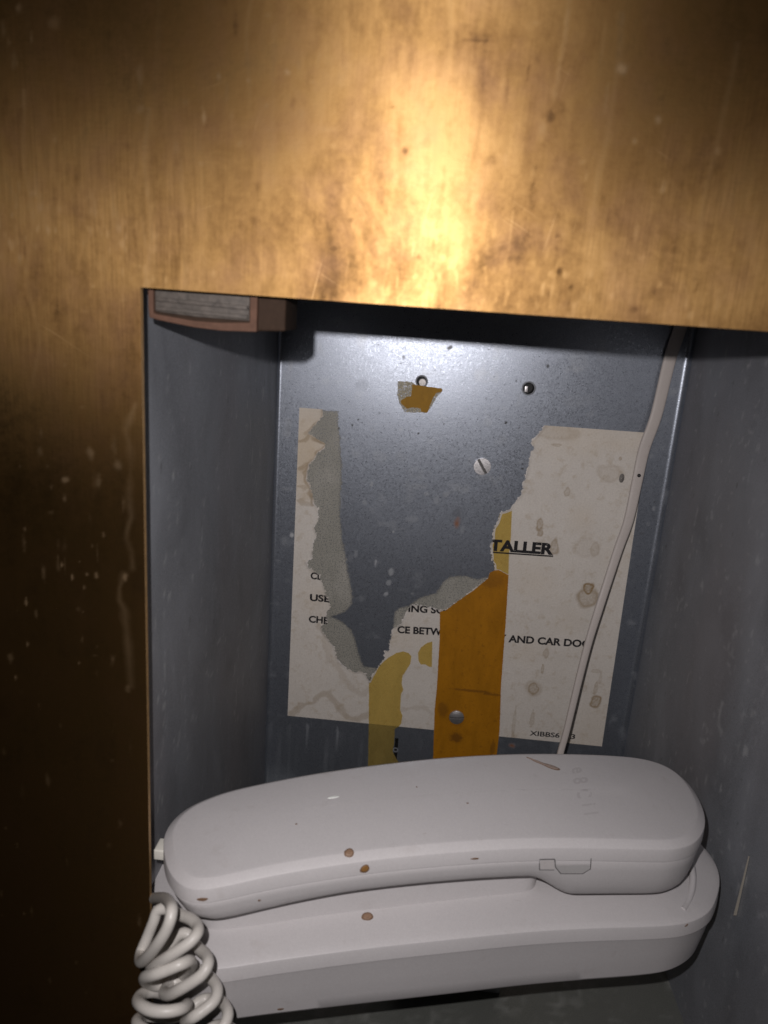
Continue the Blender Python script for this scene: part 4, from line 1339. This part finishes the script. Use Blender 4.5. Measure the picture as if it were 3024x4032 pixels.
# spot x, y, half width, half height, turn, 0 handset / 1 base, pale centre?
DR = [(754, 1841.5, 1.95, 1.7, .3, 0, 1), (788, 1877, 1.8, 1.7, .6, 0, 2), (437, 1943, 2.0, .7, .1, 0, 0), (793.5, 1979.5, 2.2, 1.85, 0, 1, 1), (606, 2180, 1.2, .6, 0, 1, 0),
      (1026, 1855, 1.7, .4, .0, 0, 0), (1483, 1999, 1.0, .4, .4, 1, 0), (560, 1945, .5, .5, 0, 0, 0), (1010, 1735, .45, .4, 0, 0, 0), (640, 1660 + 120, .4, .4, 0, 0, 0), (900, 1700, .35, .35, 0, 0, 0)]
for k, (px, py, rw_, rh_, an, which, m_) in enumerate(DR):
    own = hs if which == 0 else base
    drop(px, py, rw_, rh_, an, own, DRIPR, .10, 'dried_drop', k)
    if m_: drop(px + .4, py - .6, rw_ * .78, rh_ * .76, an, own, DRIP if m_ == 1 else DRIPO, .22, 'dried_drop', k)
# the run of dried liquid on the top of the handset
for k, (px, py, a_, b_) in enumerate([(1190, 1656, 4.2, 1.75), (1168, 1648, 4.6, 1.1), (1150, 1640.5, 3.2, .6)]):
    drop(px, py, a_, b_, -.62 if k == 0 else -.75, hs, DRIPR, .10 + .02 * k, 'dried_run', 40 + k)
    drop(px, py, a_ * .86, b_ * .7, -.62 if k == 0 else -.75, hs, DRIPS, .20 + .02 * k, 'dried_run', 40 + k)
# white chip on the left part of the handset
drop(720, 1722, 2.3, .75, .06, hs, WHITE, .2, 'white_chip', 60)


def strip(points, w, parent, mat, name, h=.05, bv=None):
    P = []
    for (px, py) in points:
        c, n_ = surf(px, py)
        P.append((c, n_))
    V = []; F = []
    for i, (c, n_) in enumerate(P):
        a = P[min(i + 1, len(P) - 1)][0] - P[max(i - 1, 0)][0]
        s_ = n_.cross(a).normalized() * w * .5
        V += [c + n_ * h - s_, c + n_ * h + s_]
    for i in range(len(P) - 1): F.append((2 * i, 2 * i + 1, 2 * i + 3, 2 * i + 2))
    return mesh(name, V, F, mat, parent)


def lin(a, b, n=6): return [(a[0] + (b[0] - a[0]) * k / n, a[1] + (b[1] - a[1]) * k / n) for k in range(n + 1)]


def zb_(x, y): return (713.1 + x / 2.749, 1563.4 + y / 2.749)


# catch window and thumb recess in the seam of the handset
win = strip(lin(zb_(1243, 806), zb_(1243, 868)) + lin(zb_(1243, 868), zb_(1330, 868)), .35, hs, SEAM, 'catch_window')
strip(lin(zb_(1243, 806), zb_(1334, 804)), .5, hs, SEAM, 'catch_window')
strip(lin(zb_(1334, 804), zb_(1338, 850)) + lin(zb_(1338, 850), zb_(1370, 890)) + lin(zb_(1370, 890), zb_(1500, 890)) + lin(zb_(1500, 890), zb_(1545, 862)) + lin(zb_(1545, 862), zb_(1550, 800)), .42, hs, SEAM, 'release_button')
strip(lin(zb_(1342, 838), zb_(1540, 835)), .3, hs, FAINT, 'release_button')
def patch(outline, mat, name, h=.03):
    V = []
    for (px, py) in outline:
        c, n_ = surf(px, py)
        V.append(c + n_ * h)
    return mesh(name, V, [tuple(range(len(V)))], mat, hs)


patch([zb_(1249, 812), zb_(1328, 811), zb_(1331, 862), zb_(1250, 863)], PLASTICL, 'catch_window')
patch([zb_(1343, 842), zb_(1540, 839), zb_(1538, 862), zb_(1500, 885), zb_(1374, 885), zb_(1348, 855)], PLASTICD, 'release_button')
# faint moulded letters on the handset back, turned a quarter
GL = [("e", 1246, 1664, 10), ("8", 1254, 1686, 17), ("C", 1262, 1714, 17), ("i", 1272, 1738, 11), ("I", 1277, 1757, 14)]
for ch_, px, py, wd in GL:
    cu = bpy.data.curves.new('tmp', 'FONT'); cu.body = ch_; cu.size = 1; cu.offset = .02; cu.resolution_u = 3
    o = bpy.data.objects.new('tmp', cu); COL.objects.link(o)
    me = bpy.data.meshes.new_from_object(o.evaluated_get(bpy.context.evaluated_depsgraph_get()))
    bpy.data.objects.remove(o)
    bm = bmesh.new(); bm.from_mesh(me)
    bmesh.ops.triangulate(bm, faces=bm.faces[:])
    xs = [v.co.x for v in bm.verts]; ys = [v.co.y for v in bm.verts]
    mx_, my_ = (min(xs) + max(xs)) / 2, (min(ys) + max(ys)) / 2
    Vv = []
    for v in bm.verts:
        a_, b_ = (v.co.x - mx_) * 30, (v.co.y - my_) * 44
        X_ = px + b_ + a_ * .12; Y_ = py + a_ * .95 - b_ * 0.12
        c_, n_ = surf(X_, Y_)
        Vv.append(c_ + n_ * .02)
    Ff = [[v.index for v in f.verts] for f in bm.faces]
    bm.free()
    mesh('moulded_letter', Vv, Ff, FAINT, hs)

# ------------------------------------------------------------------ coiled cord
cc = catmull(CORD, 9)
cord = thing('coiled_cord', 'tangled off-white coiled telephone cord hanging out over the brass edge beside the phone', 'cord', CORD[0])
sweep('coil', cc, 1.88, CORDP, cord, sides=16)
bbox('plug', PLUG[0] - .6, PLUG[0] + 3.5, PLUG[1] - 3, PLUG[1] + 4, PLUG[2] - 2.3, PLUG[2] + 2.1, PLUGM, cord, .6)

# ------------------------------------------------------------------ magnetic catch in the upper corner
cat = thing('magnetic_catch', 'brown magnetic door catch with worn metal plates fixed in the top corner of the opening', 'door catch', (17, 20, 10))


def outline_prism(name, P, y0, y1, mat, parent, bev=.6):
    me = bpy.data.meshes.new(name)
    bm = bmesh.new()
    off = wloc(parent) / MM
    f = [bm.verts.new((Vector((x, y0, z)) - off) * MM) for x, z in P]
    b = [bm.verts.new((Vector((x, y1, z)) - off) * MM) for x, z in P]
    bm.faces.new(f); bm.faces.new(b[::-1])
    n = len(P)
    for i in range(n):
        j = (i + 1) % n
        bm.faces.new((f[j], f[i], b[i], b[j]))
    bmesh.ops.recalc_face_normals(bm, faces=bm.faces)
    bmesh.ops.bevel(bm, geom=[e for e in bm.edges], offset=bev * MM, segments=3, affect='EDGES', profile=.6)
    for q in bm.faces: q.smooth = True
    bm.to_mesh(me); bm.free()
    me.materials.append(mat)
    me.set_sharp_from_angle(angle=math.radians(40))
    o = bpy.data.objects.new(name, me)
    link(o, parent)
    return o


# frame: bottom rail (bulging), right post, top rail
lower = [(-.4, -5.5), (-.1, -8.6), (3, -9.2), (14, -10.6), (22, -11.0), (33.2, -10.6), (33.2, 6), (31.0, 6), (31.0, -8.0), (22, -8.6), (14, -8.6), (3, -7.5), (1.2, -7.2), (1.2, 6), (-.4, 6)]
outline_prism('catch_rim', lower, 7.0, 16.0, CATCHP, cat, .35)
outline_prism('catch_body', [(-.2, -7.6), (22, -10.4), (33, -10.4), (41.5, -9.9), (41.5, 12), (-.2, 12)], 9.4, 30.0, plain('dark_brown_plastic', (0.024, 0.014, 0.009), .8, spec=.12, grain=.4, scale=400), cat, .8)
outline_prism('catch_magnet', [(1.2, -6.6), (4, -6.9), (14, -7.5), (30.6, -7.6), (30.6, 6), (1.2, 6)], 8.3, 12.0, CATCHM, cat, .5)
for zz in (-2.2, -4.9):
    outline_prism('pole_plate', [(1.7, zz - .2), (30.2, zz - .9), (30.2, zz - 2.2), (1.7, zz - 1.4)], 7.3, 10.0, CATCHM, cat, .25)
outline_prism('mounting_plate', [(-7, 12.2), (45, 12.2), (45, 13.5), (-7, 13.5)], 2.2, 40, STEEL_SIDE, cat, .3)
